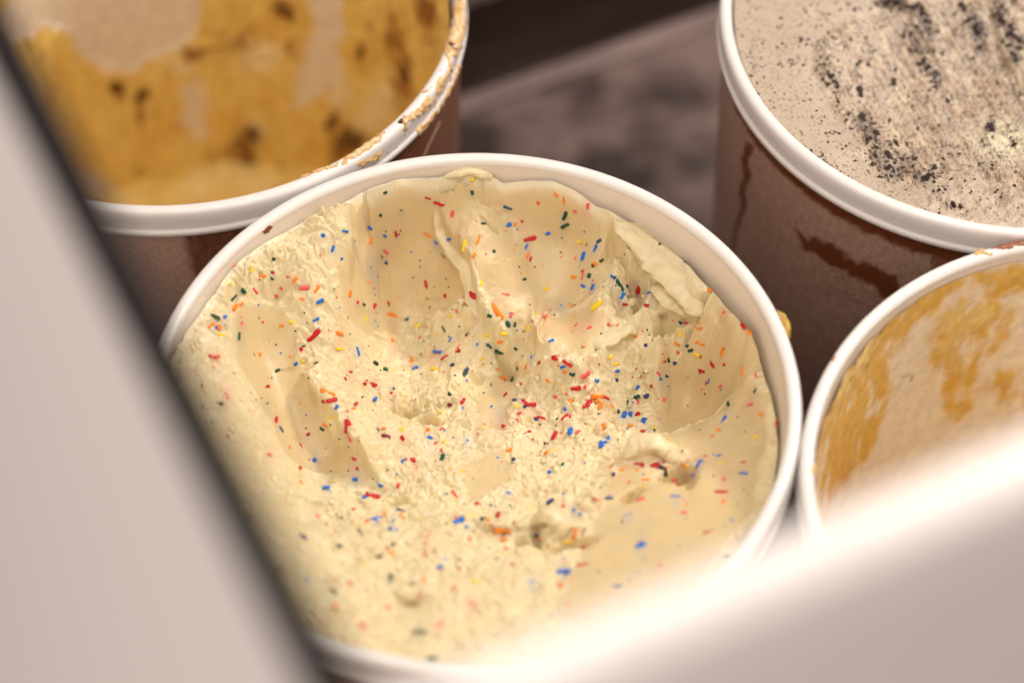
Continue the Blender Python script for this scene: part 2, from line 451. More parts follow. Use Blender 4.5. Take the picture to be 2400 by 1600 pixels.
STEPS1 = [  # polyline, height in mm of the side to its right, reach in px
 ([(1205,870),(1160,810),(1122,755),(1112,700),(1095,640),(1050,570),(1022,500),(1035,455)], 6.0, 60),
 ([(895,1140),(845,1075),(785,1000),(735,940),(700,870)], 3.6, 60) ,
 ([(1010,760),(1080,720),(1110,690)], 1.5, 40),
 ([(815,670),(838,560),(850,505),(866,448)], -5.5, 40),
 ([(1460,690),(1440,600),(1405,500)], 0.0, 30),
 ([(1430,540),(1470,600),(1500,640),(1530,650)], -7.0, 45),
 ([(1545,720),(1590,690),(1625,735),(1680,735),(1790,800)], -10.0, 70),
 ([(1790,935),(1700,958),(1600,1000),(1500,1040)], -4.0, 80),
 ([(1262,850),(1250,790),(1262,740)], 3.0, 18),
 ([(690,900),(760,890),(860,910)], 2.0, 30),
 ([(1205,1010),(1100,1010),(1000,960),(930,975),(880,940)], -2.5, 45),
 ([(1060,610),(1150,640),(1240,600)], 1.2, 30),
 ([(1085,465),(1160,490),(1215,500)], -1.3, 25),
 ([(1380,910),(1300,880),(1240,880),(1200,850)], 2.5, 40),
 ([(760,1180),(830,1150),(900,1160)], 2.0, 30),
]
HOLES1 = [(755,505,-5,42,9,28),(1490,640,-4,26,20,-30),(1545,690,-3,20,20,0),(1555,742,-9,20,13,20),(1590,1102,-9,38,14,25),(1610,1120,-4,16,24,0),(1335,1275,-9,42,13,12),(1262,1255,-6,13,34,0),(945,962,-6,34,16,-15),(1010,985,-5,34,11,-10),
          (1180,855,-5,12,34,30),(1090,770,-4,28,11,15),(1450,700,-5,16,26,30),(1495,700,-4,14,18,0),(760,1205,-2,20,12,0),(1170,1245,-5,40,13,5),(1225,1270,-4,22,12,30),
          (1480,1160,-4,24,12,40),(960,1410,-4,30,12,0),(1120,885,-3,20,10,30),(1410,1020,-3,20,10,-30),(1525,885,-3,14,30,20),(930,1180,-3,24,10,0),(640,690,-3,30,9,20),
          (545,690,-3,12,30,-20),(800,490,-3,45,8,20)]
BUMPS1 = [(838,492,3,26,30,0),(1470,520,2.5,50,18,-38),(1560,600,5,70,20,-38),(1630,690,5.5,44,20,-60),(1520,1062,9,55,24,15),(1290,1235,9,38,28,0),(1100,402,4,50,14,0),(1380,1185,4,40,25,20),(1430,690,3,24,16,0),(1480,760,4,40,16,20),(1250,775,4,10,40,5),
          (1330,880,5,50,22,-15),(1230,960,4,30,24,0),(690,620,4,50,30,10),(600,650,3,36,24,0),(760,560,3,36,26,0),(1520,690,4,22,18,0),(1560,1050,4,36,12,-20),(1180,905,2,16,30,20)]
ROUGH1 = [(1010,770,80,34,1),(1085,735,36,30,1),(960,955,100,42,1),(1270,900,80,50,1),(1350,930,80,50,1),(1480,890,60,60,.9),(1440,680,50,70,1),(1500,690,40,40,1),
          (640,600,90,40,.55),(760,575,60,50,.5),(600,650,70,40,.6),(780,730,40,80,.55),(1400,1000,110,50,.75),(1250,1090,110,50,.6),(1000,1130,140,50,.6),(900,1180,90,40,.7),
          (1150,1240,90,30,.9),(1300,1250,70,50,1),(1550,1090,70,40,.9),(520,760,40,40,.8),(520,880,40,90,.6),(570,1020,40,80,.5),(1640,810,80,36,1),(960,1400,90,40,.6),(850,1300,90,50,.6),
          (1100,408,56,16,1),(700,1180,70,50,.6),(1180,850,40,40,.6),(860,900,60,40,.6),(1130,1330,120,40,.5),(1100,900,60,40,.6)]
SMOOTH1r = [to_ref(FIT1, p, ZREF) for p in SMOOTH1]
LINES1 = [([(1290,428),(1350,438),(1400,472),(1430,520),(1446,580),(1448,650)], 2.6, 9), ([(838,560),(848,505),(868,460),(905,428),(970,420)], 2.4, 9),
          ([(1080,462),(1160,490),(1200,500)], -1.6, 3), ([(1120,515),(1150,540),(1172,560)], -1.4, 3), ([(982,440),(1020,438),(1064,440)], -2.5, 4), ([(1500,1030),(1600,988),(1700,957),(1770,930)], 1.6, 9),
          ([(950,715),(1010,700),(1060,705)], -1.0, 3), ([(930,745),(1000,735),(1050,722)], -1.0, 3), ([(640,870),(700,860),(770,810)], -1.0, 3), ([(1625,785),(1650,835)], -2.0, 5), ([(1660,780),(1690,830)], -2.2, 5),
          ([(1690,790),(1715,830)], -1.8, 5), ([(1600,800),(1615,850)], -1.8, 5), ([(1000,1090),(1060,1110),(1130,1100)], -1.2, 4), ([(1180,1180),(1260,1150),(1330,1160)], -1.6, 5), ([(1255,860),(1262,790),(1285,735)], 2.6, 6),
          ([(1185,830),(1165,790),(1130,745)], 1.6, 7), ([(1380,870),(1440,800),(1480,780)], 2.4, 12)]
LINES1r = [(to_ref(FIT1, p, ZREF), a, w) for p, a, w in LINES1]
STEPS1r = [(to_ref(FIT1, p, ZREF), a, r) for p, a, r in STEPS1]
HOLES1r = [(*to_ref(FIT1, [q[:2]], ZREF)[0], *q[2:]) for q in HOLES1]
BUMPS1r = [(*to_ref(FIT1, [q[:2]], ZREF)[0], *q[2:]) for q in BUMPS1]
ROUGH1r = [(*to_ref(FIT1, [q[:2]], ZREF)[0], *q[2:]) for q in ROUGH1]
def height_sprinkle(x, y):
    """x, y: plan metres (world). returns z (world), roughness 0..1, pixel x, y"""
    px, py = proj(x, y, ZREF)
    z = H + np.clip(tps_eval(FIT1, px, py), -75, -3.5) * .001
    X, Y = x * 1000, y * 1000
    wx = px + 9 * fbm(X / 9, Y / 9, 4, 11); wy = py + 9 * fbm(X / 9 + 40, Y / 9, 4, 17)
    sm = np.zeros(x.shape)
    for p in SMOOTH1r: sm = np.maximum(sm, inside(wx, wy, p, 9))
    rough = 1 - sm
    h = np.zeros(x.shape)
    fx = px + 5 * fbm(X / 6, Y / 6, 4, 21); fy = py + 5 * fbm(X / 6 + 9, Y / 6, 4, 27)
    for pts, amp, reach in STEPS1r:
        if not amp: continue
        s, t = polyline_sd(fx, fy, pts)
        e = sstep(0, .14, t) * sstep(1, .86, t)
        h += 1.65 * amp * e * sstep(-2.5, 4, s) * np.exp(-np.clip(s, 0, None) / reach)
    for pts, amp, w in LINES1r:
        s, t = polyline_sd(px + 2.5 * fbm(X / 3, Y / 3, 3, 23), py + 2.5 * fbm(X / 3 + 4, Y / 3, 3, 24), pts)
        h += amp * np.exp(-(s / w) ** 2) * sstep(0, .15, t) * sstep(1, .85, t)
    for a, b, d, r, ry, an in HOLES1r: h += 1.7 * d * gau(fx, fy, a, b, r, ry, an)
    for a, b, d, r, ry, an in BUMPS1r: h += d * gau(fx, fy, a, b, r, ry, an)
    # broken, crumbly cream: flakes, lumps and pits
    r = rough * .30
    for a, b, rx, ry, am in ROUGH1r: r = np.maximum(r, am * gau(wx, wy, a, b, rx, ry) * (.25 + .75 * rough))
    n0 = fbm(X / 19, Y / 19, 2, 57); n1 = fbm(X / 10, Y / 10, 3, 31); n2 = fbm(X / 4.4, Y / 4.4, 3, 37)
    w1 = fbm(X / 16 + 3, Y / 16, 3, 39); w2 = fbm(X / 16, Y / 16 + 8, 3, 40)
    fold = 1 - np.abs(perlin(X / 10 + w1 * 1.1, Y / 7 + w2 * 1.1, 42)) * 2.2      # torn folds of cream
    fold = np.where(fold > 0, fold, fold * .5)
    fl = (n1 * 1.4 + w1 * 1.0 + n2 * .15) % 1.0
    flake = fl * sstep(1.0, .93, fl)                     # saw-tooth ledges with sharp drops
    frac = fbm(X / 7.5 + w1 * .6, Y / 7.5, 5, 58, .50)
    patch = sstep(-.25, .45, fbm(X / 9, Y / 9, 3, 53))
    pits = sstep(.20, .55, perlin(X / 3.6 + n2 * .7, Y / 3.6, 43) + .4 * perlin(X / 1.6, Y / 1.6, 44) + .3 * n0)
    lumps = np.abs(perlin(X / 2.4, Y / 2.4, 47)) + .6 * np.abs(perlin(X / 1.1, Y / 1.1, 49))
    h += rough * (n0 * 1.6 + fold * .8 + flake * .8) + r * (fold * .5 + flake * 1.1 + frac * 2.1) + r * r * patch * (-3.6 * pits + (.4 - lumps) * .3 + frac * 1.8)
    rough = np.clip(r * 1.2, 0, 1)
    # spade-smooth cream: faint drag lines and a few pores
    drag = perlin(px / 5.5, py / 90, 61) + .5 * perlin(px / 2.6, py / 70, 62)
    pores = sstep(.55, .75, perlin(X / 1.3, Y / 1.3, 63)) * sstep(.0, .4, fbm(X / 9, Y / 9, 2, 64))
    h += sm * (drag * .025 + fbm(X / 14, Y / 14, 3, 65) * .35 - pores * .5)
    return z + h * .001, rough, px, py
N1 = 680
cx, cy = CEN[1]
U, Vv = disc_grid(N1)
ang = np.arctan2(Vv, U); rr = np.hypot(U, Vv)
Rmax = .1142 - .0034 * np.exp(-((ang - .6) / .7) ** 2) + .0006 * fbm(ang * 6, rr * 0 + .5, 3, 71)
X1 = U * Rmax; Y1 = Vv * Rmax
Z1, rough1, PX1, PY1 = height_sprinkle(X1 + cx, Y1 + cy)
# the cream clings to the wall at the back in a thin wavy lip
dl = (1 - rr) * 114.0
LIP = [(-40, 17, 8), (-10, 17, 8), (6, 18, 8), (10.2, 19, 9), (18.9, 12.5, 8), (27.7, 15.75, 9), (36.5, 16.5, 9), (45, 15, 9), (52.5, 14.5, 8), (62, 11.5, 5), (65, 12, 4), (69.8, 7.25, 3.4), (74.2, 5.25, 3.2), (79.5, 8, 3.2),
       (84.7, 10.5, 3.2), (87.3, 7.5, 3.4), (91.5, 4.25, 4.5), (95, 6.5, 3.4), (100, 7.3, 3.0), (106, 5.0, 3.2), (111.6, 6.25, 3.6), (118, 9, 5), (122, 9.75, 6), (134, 9, 7), (143, 6.2, 7), (152, 8.5, 7), (161, 8, 7)]
deg = np.degrees(ang)
hb = np.interp(deg, [q[0] for q in LIP], [q[1] for q in LIP]) + .5 * fbm(ang * 9, rr * 0 + 3, 3, 91)
wl = np.interp(deg, [q[0] for q in LIP], [q[2] for q in LIP])
fade = sstep(-38, 5, deg) * sstep(175, 155, deg)
a1 = np.linspace(-np.pi, np.pi, 3000)                   # height at the wall along the same radius
r1 = np.interp(a1, ang.ravel()[np.argsort(ang.ravel())][::40], Rmax.ravel()[np.argsort(ang.ravel())][::40])
zb = np.interp(ang, a1, height_sprinkle(np.cos(a1) * r1 + cx, np.sin(a1) * r1 + cy)[0])
Z1 = Z1 + fade * ((H - hb * .001) - zb) * np.exp(-(np.clip(dl - 1.3, 0, None) / wl) ** 2)
PX1, PY1 = proj(X1 + cx, Y1 + cy, Z1)
CREAM = np.array([.79, .67, .405])
c1 = np.tile(CREAM, (*Z1.shape, 1)) * (1 + .03 * fbm(X1 * 90, Y1 * 90, 3, 77))[..., None]
c1 = mix(c1, (.60, .43, .20), np.clip(sstep(.34, .0, rough1) * .5, 0, 1))
c1 = mix(c1, (.88, .79, .56), np.clip(rough1 * sstep(-.1, .5, fbm(X1 * 260, Y1 * 260, 3, 79)) * .6, 0, 1))

c1 = mix(c1, (.88, .80, .60), .8 * fade * sstep(3.2, .8, dl) * sstep(50, 70, deg))
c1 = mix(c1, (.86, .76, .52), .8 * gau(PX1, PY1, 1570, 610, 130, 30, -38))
# traced sprinkles: zoom x, y, colour, length, angle
R3 = """1720,330,red,50,-10;1790,353,red,75,-12;1880,440,pink,45,80;1545,400,green,14,0;1405,445,green,16,0;1440,283,green,25,20;2018,298,green,34,80;2010,200,yellow,36,60;2078,182,green,34,70;1925,165,orange,40,10;1178,535,blue,55,-10;1022,563,blue,24,0;1085,665,blue,45,75;1510,560,red,50,-65;1435,563,blue,30,-20;1335,597,orange,48,65;1450,680,pink,55,-40;1418,715,green,35,-60;1437,762,green,16,0;1345,790,blue,10,0;1730,560,orange,70,-48;1775,628,blue,32,-45;1852,592,blue,80,15;1962,637,yellow,65,85;2048,600,orange,75,70;2028,692,orange,55,65;2265,500,blue,40,30;2255,392,navy,50,-20;2100,490,green,30,-30;2165,676,green,20,0;1965,785,red,65,-70;1945,850,orange,60,-70;2000,940,red,120,-62;1705,903,red,75,-75;1828,980,red,22,0;1940,985,orange,45,20;2075,882,yellow,40,80;2245,955,pink,55,-10;2190,1075,orange,130,-55;2135,1100,green,32,0;2220,1220,yellow,55,-20;2095,1235,yellow,35,10;2260,1165,green,36,-70;580,945,pink,65,-45;830,878,orange,35,60;900,913,pink,85,5;980,930,orange,60,60;430,990,green,60,50;440,1035,orange,80,35;1000,1012,blue,55,35;978,1137,blue,45,45;957,1235,red,95,38;1135,1228,orange,80,-25;1137,1320,yellow,70,-10;818,1148,yellow,40,0;615,1150,pink,20,60;480,1155,pink,20,50;345,1235,yellow,50,-15;300,1115,green,60,-20;265,1170,orange,50,40;305,1185,blue,25,0;370,1115,blue,30,0;1200,960,orange,40,85;1253,1015,red,24,60;1297,1025,green,35,-25;1365,1040,red,60,58;1465,1022,red,24,0;1488,1100,orange,85,-10;1312,1125,yellow,48,-75;1377,1145,green,45,-50;1650,1162,yellow,38,10;1485,1268,orange,24,0;1660,1255,pink,22,0;1822,1190,green,50,-60;1975,1235,dkgreen,50,30;2047,1300,blue,30,60;2140,1310,green,50,-40;2190,1343,green,50,-15;2075,1395,yellow,24,0;1255,1345,blue,55,-75;872,1305,green,30,35;865,1325,red,30,20;878,1410,yellow,40,-70;595,1370,orange,22,0;715,1475,green,55,40;460,1245,green,60,80;1780,1350,blue,60,-10;1820,1387,red,55,35;1910,1345,red,35,20;1748,1368,orange,20,0;1610,1405,orange,65,-80;1640,1453,blue,34,20;1770,1458,yellow,50,-15;1497,1467,yellow,30,70;1440,1463,green,50,-5;1380,1420,dkgreen,40,-15;1975,1478,green,60,60;1875,1435,navy,30,30;1915,1303,navy,24,0;1208,1485,red,20,0;1170,1533,red,26,0;1305,1558,red,34,20;2230,1520,orange,45,-15;970,1420,dkgreen,24,30;1150,725,blue,16,0;1870,1065,green,14,0"""
R4 = """585,450,red,36,80;683,328,pink,22,0;793,285,orange,36,-30;845,322,orange,62,-85;980,355,pink,38,80;903,373,pink,22,0;838,415,green,60,65;838,462,green,64,10;740,513,blue,28,30;637,548,red,80,12;613,590,blue,50,60;620,637,orange,50,60;637,665,red,42,70;930,560,yellow,30,0;955,650,blue,62,70;1025,605,blue,55,65;970,580,dkred,30,60;1045,560,navy,36,30;1077,680,green,26,0;895,777,orange,45,0;733,845,yellow,32,-20;955,765,pink,70,80;990,780,green,32,70;1012,845,blue,44,60;820,945,blue,14,0;603,790,green,22,0;1035,955,yellow,75,40;675,990,yellow,36,-80;728,1005,pink,60,80;525,1010,pink,36,70;505,1065,green,30,75;540,1075,green,32,80;767,1163,blue,36,20;640,1258,blue,30,0;545,1217,green,22,0;960,1198,orange,36,-20;990,1088,pink,30,0;1115,1075,pink,26,0;787,1270,red,45,-30;855,1300,red,60,-40;828,1318,blue,36,30;920,1460,red,60,15;975,1380,pink,60,40;1055,1495,orange,80,10;990,1540,yellow,36,30;975,1555,red,50,70;1110,1505,red,40,-20;605,1320,orange,45,60;470,1395,orange,50,-10;525,1395,green,40,60;550,1340,green,36,60;1185,820,green,85,-60;1195,905,blue,36,60;1230,830,navy,30,60;1290,865,red,60,80;1355,875,blue,36,10;1435,912,green,70,20;1225,945,red,30,10;1345,945,red,30,-20;1310,598,red,36,-20;1245,515,pink,24,0;1235,560,pink,30,20;1425,568,green,20,0;1500,713,orange,24,0;1570,697,green,24,0;1815,1000,pink,26,0;1960,1060,red,50,-30;1990,1105,orange,50,-20;1665,1095,orange,45,-20;1555,1135,yellow,36,0;1680,1190,orange,45,-15;1540,1193,orange,45,-20;1805,1235,orange,75,70;1683,1275,red,26,0;1745,1310,red,60,-60;1815,1310,red,24,0;1683,1345,red,70,-20;1465,1285,red,26,0;1347,1203,navy,18,0;1723,1425,blue,40,80;1677,1455,orange,28,0;1795,1447,pink,32,20;1935,1350,orange,60,80;2015,1380,pink,26,0;1440,1405,blue,16,0;1845,1540,green,60,80;2005,1475,green,32,0;1380,1165,red,20,0;1130,1275,yellow,28,0;1165,1310,yellow,40,20;1130,775,blue,20,0"""
R5 = """210,70,pink,36,30;205,120,pink,24,0;260,243,pink,28,-60;240,280,green,30,0;445,198,red,36,20;447,275,green,26,-10;485,350,red,56,80;510,400,navy,36,-60;600,420,orange,14,0;638,422,red,14,0;600,478,red,30,-60;545,482,orange,16,0;600,575,red,34,80;665,540,blue,22,0;600,640,orange,30,-60;718,665,blue,26,10;838,535,red,22,-30;845,625,blue,20,0;690,400,green,22,0;455,515,pink,30,-20;720,225,orange,60,-20;745,270,red,50,20;765,300,blue,20,60;845,300,orange,34,20;855,280,red,26,40;943,258,blue,46,58;893,188,red,22,0;940,195,red,34,-20;1012,230,red,24,40;882,248,dkgreen,20,0;808,385,red,64,85;820,440,pink,34,-60;730,345,yellow,30,10;990,430,dkred,40,-20;985,397,orange,26,0;955,398,green,18,0;1065,395,yellow,46,62;1067,450,red,24,0;1250,312,yellow,36,20;1340,265,red,34,70;1335,298,blue,24,0;1285,285,dkred,20,0;1370,215,yellow,40,-15;1187,435,blue,30,-30;1180,400,orange,20,0;1358,453,blue,22,30;1440,385,yellow,26,60;1412,397,red,20,45;1250,525,green,42,75;1110,540,red,56,5;1120,565,orange,24,0;1065,545,blue,22,30;1055,590,dkgreen,60,-10;1145,610,pink,30,20;1342,588,yellow,36,-10;958,652,blue,46,-25;925,707,red,60,-5;1300,693,pink,50,-50;1545,690,blue,26,20;1060,768,navy,36,-15;945,810,blue,46,10;1022,815,blue,28,0;982,780,orange,30,35;1140,803,yellow,24,20;1375,785,yellow,60,0;1328,812,blue,52,35;1498,792,red,40,70;1440,820,dkgreen,24,50;1460,810,orange,24,0;1310,800,orange,24,0;1183,890,orange,28,0;785,805,green,20,-50;655,815,green,36,-15;680,795,pink,26,60;612,890,navy,30,-30;780,935,green,26,0;960,980,green,36,15;1010,962,orange,30,-20;890,1025,yellow,40,0;1240,1025,blue,30,40;1257,998,blue,24,0;1328,990,dkgreen,22,0;1328,1040,red,34,80;1405,1097,yellow,46,-10;1307,1118,pink,44,70;1165,1090,orange,40,60;1100,1098,green,26,0;1008,1080,green,46,75;825,1105,red,46,-50;750,1140,green,46,-30;765,1215,orange,30,60;1000,1210,orange,24,0;885,1300,pink,40,0;1385,1195,pink,50,-20;1145,1325,green,46,0;1230,1300,pink,46,30;1200,1450,green,40,0;1525,385,red,30,-60;1535,240,red,28,50;1515,320,blue,20,30;1465,205,green,64,72"""
R6 = """455,285,red,40,-45;490,285,red,30,20;415,290,yellow,24,0;520,345,red,40,-10;470,410,red,50,30;635,340,red,46,45;590,355,dkgreen,24,0;660,403,blue,40,62;585,430,red,46,50;615,415,orange,20,0;742,280,red,44,60;790,238,orange,60,10;800,290,orange,36,60;830,250,red,40,-30;690,212,red,46,10;735,155,red,36,40;812,385,orange,30,75;905,330,blue,50,70;935,322,blue,30,60;1000,355,blue,34,-10;970,330,red,34,60;988,410,red,22,0;1030,430,red,40,-60;1050,385,yellow,36,-80;935,380,orange,24,0;805,470,blue,50,75;830,440,blue,40,60;580,495,yellow,28,0;548,463,dkred,34,-50;565,595,blue,24,0;545,515,orange,20,50;398,533,navy,20,0;785,720,red,32,-20;675,770,blue,60,-55;625,690,blue,28,0;925,790,blue,50,20;1145,705,blue,40,0;970,555,red,64,0;985,570,red,50,30;1060,558,red,60,15;1085,575,dkred,44,-30;900,575,orange,50,50;1065,570,red,64,-10;1095,590,dkgreen,50,-60;940,515,orange,30,0;845,570,orange,36,60;910,590,orange,60,60;1005,630,orange,34,0;1000,475,blue,50,20;1225,605,blue,40,40;1245,560,blue,40,50;1185,570,orange,40,-50;1350,555,yellow,36,0;1340,518,blue,36,20;1270,520,red,30,0;1450,550,red,50,-5;1455,600,blue,40,0;1510,435,yellow,36,0;1340,400,orange,24,0;1255,403,red,22,0;1365,355,blue,50,60;1530,325,orange,30,0;1480,290,pink,36,20;1365,625,pink,30,70;1350,685,red,70,0;1360,730,orange,36,70;1290,870,red,36,20;1400,815,blue,24,0;1180,780,pink,30,0;985,930,blue,44,20;715,1020,red,60,10;640,1100,orange,80,35;635,1055,blue,50,0;880,1115,navy,40,20;485,1100,blue,30,0;390,1020,red,34,-20;675,885,orange,60,80;655,920,yellow,50,0;350,865,orange,70,10;360,910,orange,30,0;980,720,pink,40,30;1070,1020,pink,24,0;650,1195,pink,40,20;840,715,navy,36,0;570,730,navy,34,40;1600,375,red,30,60"""
SP = []
for txt, sc, ox, oy in ((R3, 2.851, 400, 350), (R4, 2.613, 1000, 350), (R5, 1.96, 400, 800), (R6, 1.96, 1000, 800)):
    for it in txt.split(';'):
        a = it.split(',')
        SP.append((ox + float(a[0]) / sc, oy + float(a[1]) / sc, a[2], float(a[3]) / sc, float(a[4])))

# look-up of the built surface along a photograph ray
def make_hit(Xg, Yg, Zg, c, n, rmax):
    """nearest-vertex search in pixel space over the finished surface"""
    px, py = proj(Xg + c[0], Yg + c[1], Zg)
    cell = 8.0
    keys = {}
    ii = (px / cell).astype(int); jj = (py / cell).astype(int)
    order = np.lexsort((jj.ravel(), ii.ravel()))
    fi = ii.ravel()[order]; fj = jj.ravel()[order]
    code = fi.astype(np.int64) * 100000 + fj
    dep = (Yg + c[1]) * cp - (Zg - CAMZ) * sp_
    P = np.stack([Xg, Yg, Zg], -1).reshape(-1, 3); px = px.ravel(); py = py.ravel(); dep = dep.ravel()
    def hit(x, y):
        best = None
        i0, j0 = int(x / cell), int(y / cell)
        ids = []
        for di in (-1, 0, 1):
            for dj in (-1, 0, 1):
                k = (i0 + di) * 100000 + (j0 + dj)
                a = np.searchsorted(code, k, 'left'); b = np.searchsorted(code, k, 'right')
                if b > a: ids.append(order[a:b])
        if not ids: return None
        ids = np.concatenate(ids)
        d = np.hypot(px[ids] - x, py[ids] - y)
        near = ids[d < max(3.2, d.min() + .01)]
        return P[near[np.argmin(dep[near])]]
    return hit
hit1 = make_hit(X1, Y1, Z1, CEN[1], N1, None)

# dye that has bled into the cream round some sprinkles
rng = np.random.default_rng(7)
flatpx, flatpy = PX1, PY1
for (x, y, cname, L, a) in SP:
    if cname in ('pink', 'green', 'red', 'blue', 'orange') and rng.random() < .55:
        i = (np.abs(flatpx - x) < 40) & (np.abs(flatpy - y) < 60)
        if not i.any(): continue
        r = 7 + rng.random() * 9
        g = gau(flatpx[i], flatpy[i], x, y + 4 + 6 * rng.random(), r, r * (1 + rng.random() * 1.6))
        tint = SPR[cname] * .5 + .35
        c1[i] = mix(c1[i], tint * np.array([1, .95, .75]), g * (.30 if cname != 'pink' else .42))
for k in range(18):                                     # thin drag streaks below sprinkles on the scooped faces
    x = rng.uniform(820, 1420); y = rng.uniform(470, 700); L = rng.uniform(25, 90)
    cname = ['green', 'pink', 'orange', 'blue', 'red'][k % 5]
    i = (np.abs(flatpx - x) < 12) & (flatpy > y) & (flatpy < y + L) & (rough1 < .4)
    if i.any():
        g = np.exp(-((flatpx[i] - x - .06 * (flatpy[i] - y)) / 1.5) ** 2) * .16
        c1[i] = mix(c1[i], SPR[cname], g)
for x, y, r, ry, an, amt in ((1380, 755, 46, 12, 25, .22), (1340, 770, 34, 14, 0, .2), (1395, 700, 14, 30, 0, .16), (1230, 950, 40, 30, 0, .10), (1180, 1010, 22, 34, 0, .14)):
    c1 = mix(c1, (.80, .30, .24), gau(flatpx, flatpy, x, y, r, ry, an) * amt)
for x, y, r, ry, amt in ((1170, 1245, 34, 12, .8), (700, 672, 16, 9, .5), (1555, 742, 14, 9, .9), (1612, 1118, 12, 12, .5), (960, 1415, 22, 9, .6), (745, 1180, 16, 9, .35)):  # dark brown spots, mostly at the holes: their shade put into the colour
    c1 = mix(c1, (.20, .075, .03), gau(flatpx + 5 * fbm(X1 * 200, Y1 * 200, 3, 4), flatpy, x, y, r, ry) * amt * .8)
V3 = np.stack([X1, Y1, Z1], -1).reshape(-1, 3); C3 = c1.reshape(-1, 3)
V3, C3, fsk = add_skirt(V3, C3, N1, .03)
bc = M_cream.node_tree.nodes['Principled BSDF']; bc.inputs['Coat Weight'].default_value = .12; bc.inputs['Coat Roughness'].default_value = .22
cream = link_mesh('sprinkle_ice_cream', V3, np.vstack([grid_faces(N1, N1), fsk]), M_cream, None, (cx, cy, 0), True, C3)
tag(cream, 'pale vanilla ice cream full of rainbow sprinkles, scooped into hollows, filling the nearest tub', 'ice cream')

def capsule_mesh(name, mat, seed, n=7):
    """unit sprinkle: length 2 along x, radius 1"""
    prof = [(-1, 0.001), (-.96, .45), (-.82, .85), (-.5, 1), (.5, 1.0), (.82, .86), (.96, .45), (1, .001)]
    v = []; rg = random.Random(seed)
    for x, r in prof:
        ox, oz = rg.uniform(-.16, .16), rg.uniform(-.1, .1); r *= rg.uniform(.82, 1.12); x += rg.uniform(-.06, .06)
        for k in range(n):
            t = 2 * math.pi * k / n; q = r * rg.uniform(.84, 1.14); v.append((x + rg.uniform(-.05, .05), ox + q * math.cos(t), oz + q * math.sin(t)))
    f = []
    for i in range(len(prof) - 1):
        for k in range(n):
            k2 = (k + 1) % n; f.append((i * n + k, i * n + k2, (i + 1) * n + k2, (i + 1) * n + k))
    me = bpy.data.meshes.new(name); me.from_pydata(v, [], f); me.materials.append(mat)
    for p in me.polygons: p.use_smooth = True
    return me
CAP = {k: [capsule_mesh('sprinkle', M_spr[k], 11 * i + q) for q in range(5)] for i, k in enumerate(SPR)}
def sprinkle_matrix(x, y, L, a, hit, c, sink):
    """matrix (local to the ice cream) of a sprinkle lying in the surface"""
    dx, dy = math.cos(math.radians(a)), -math.sin(math.radians(a))
    p0 = hit(x, y)
    if p0 is None: return None
    scale = np.hypot(p0[1] + c[1], CAMZ - p0[2]) / FOC
    half = max(L * .5 * scale, .00045)
    q0 = hit(x - dx * max(L * .5, 4), y - dy * max(L * .5, 4)); q1 = hit(x + dx * max(L * .5, 4), y + dy * max(L * .5, 4))
    if q0 is None or q1 is None: return None
    ax = Vector(q1 - q0)
    if ax.length < 1e-6: ax = Vector((1, 0, 0))
    ax.normalize()
    rad = min(max(.00088, half * .42), .00122) * random.uniform(.75, 1.15) if L > 7 else max(.0004, half * .7)
    up = Vector((0, 0, 1)); side = up.cross(ax)
    if side.length < 1e-3: side = Vector((1, 0, 0))
    side.normalize(); up = ax.cross(side)
    view = (Vector((-c[0], -c[1], CAMZ)) - Vector(p0)).normalized()
    pos = Vector(p0) - up * rad * sink
    flat = .75
    m = Matrix(((ax.x * half, side.x * rad, up.x * rad * flat, pos.x), (ax.y * half, side.y * rad, up.y * rad * flat, pos.y),
                (ax.z * half, side.z * rad, up.z * rad * flat, pos.z), (0, 0, 0, 1)))
    return m
random.seed(3)
built = 0; rest = []
SPs = sorted(SP, key=lambda s: -s[3])
for (x, y, cname, L, a) in SPs:
    if a == 0 and L < 14: a = random.uniform(-80, 80)
    m = sprinkle_matrix(x, y, (L * 1.12 + 1) * random.uniform(.85, 1.15), a, hit1, CEN[1], random.uniform(.1, .7) if random.random() < .8 else random.uniform(.6, .85))
    if m is None: continue
    if built < 300:
        o = bpy.data.objects.new('sprinkle', CAP[cname][built % 5]); COL.objects.link(o)
        o.parent = cream; o.matrix_local = m; built += 1
    else: rest.append((m, cname))
for k in range(190):                                    # more sprinkles, half buried, many of them in clusters
    if k < 110:
        qx, qy = random.choice([(1480, 900), (1350, 920), (1260, 890), (1650, 820), (1560, 1080), (1300, 1240), (1060, 820), (1450, 960), (640, 640), (1180, 990), (1430, 660), (900, 1180), (1120, 1210)])
        px, py = random.gauss(qx, 48), random.gauss(qy, 36)
    else: px, py = random.uniform(480, 1740), random.uniform(520, 1400)
    cname = random.choice(['red', 'pink', 'orange', 'orange', 'blue', 'yellow', 'green', 'pink', 'navy'])
    m = sprinkle_matrix(px, py, random.uniform(8, 17), random.uniform(-90, 90), hit1, CEN[1], random.uniform(.2, .8))
    if m is not None: rest.append((m, cname))
for k in range(420):                                    # dust-size bits of sprinkle
    t = random.random() * 2 * math.pi; r = .108 * math.sqrt(random.random())
    wx, wy = r * math.cos(t) + CEN[1][0], r * math.sin(t) + CEN[1][1]
    px, py = proj(wx, wy, H - .024)
    cname = random.choice(['green', 'red', 'orange', 'blue', 'yellow', 'pink', 'navy', 'dkgreen'])
    m = sprinkle_matrix(px, py, random.uniform(2.5, 6), random.uniform(-90, 90), hit1, CEN[1], .25)
    if m is not None: rest.append((m, cname))
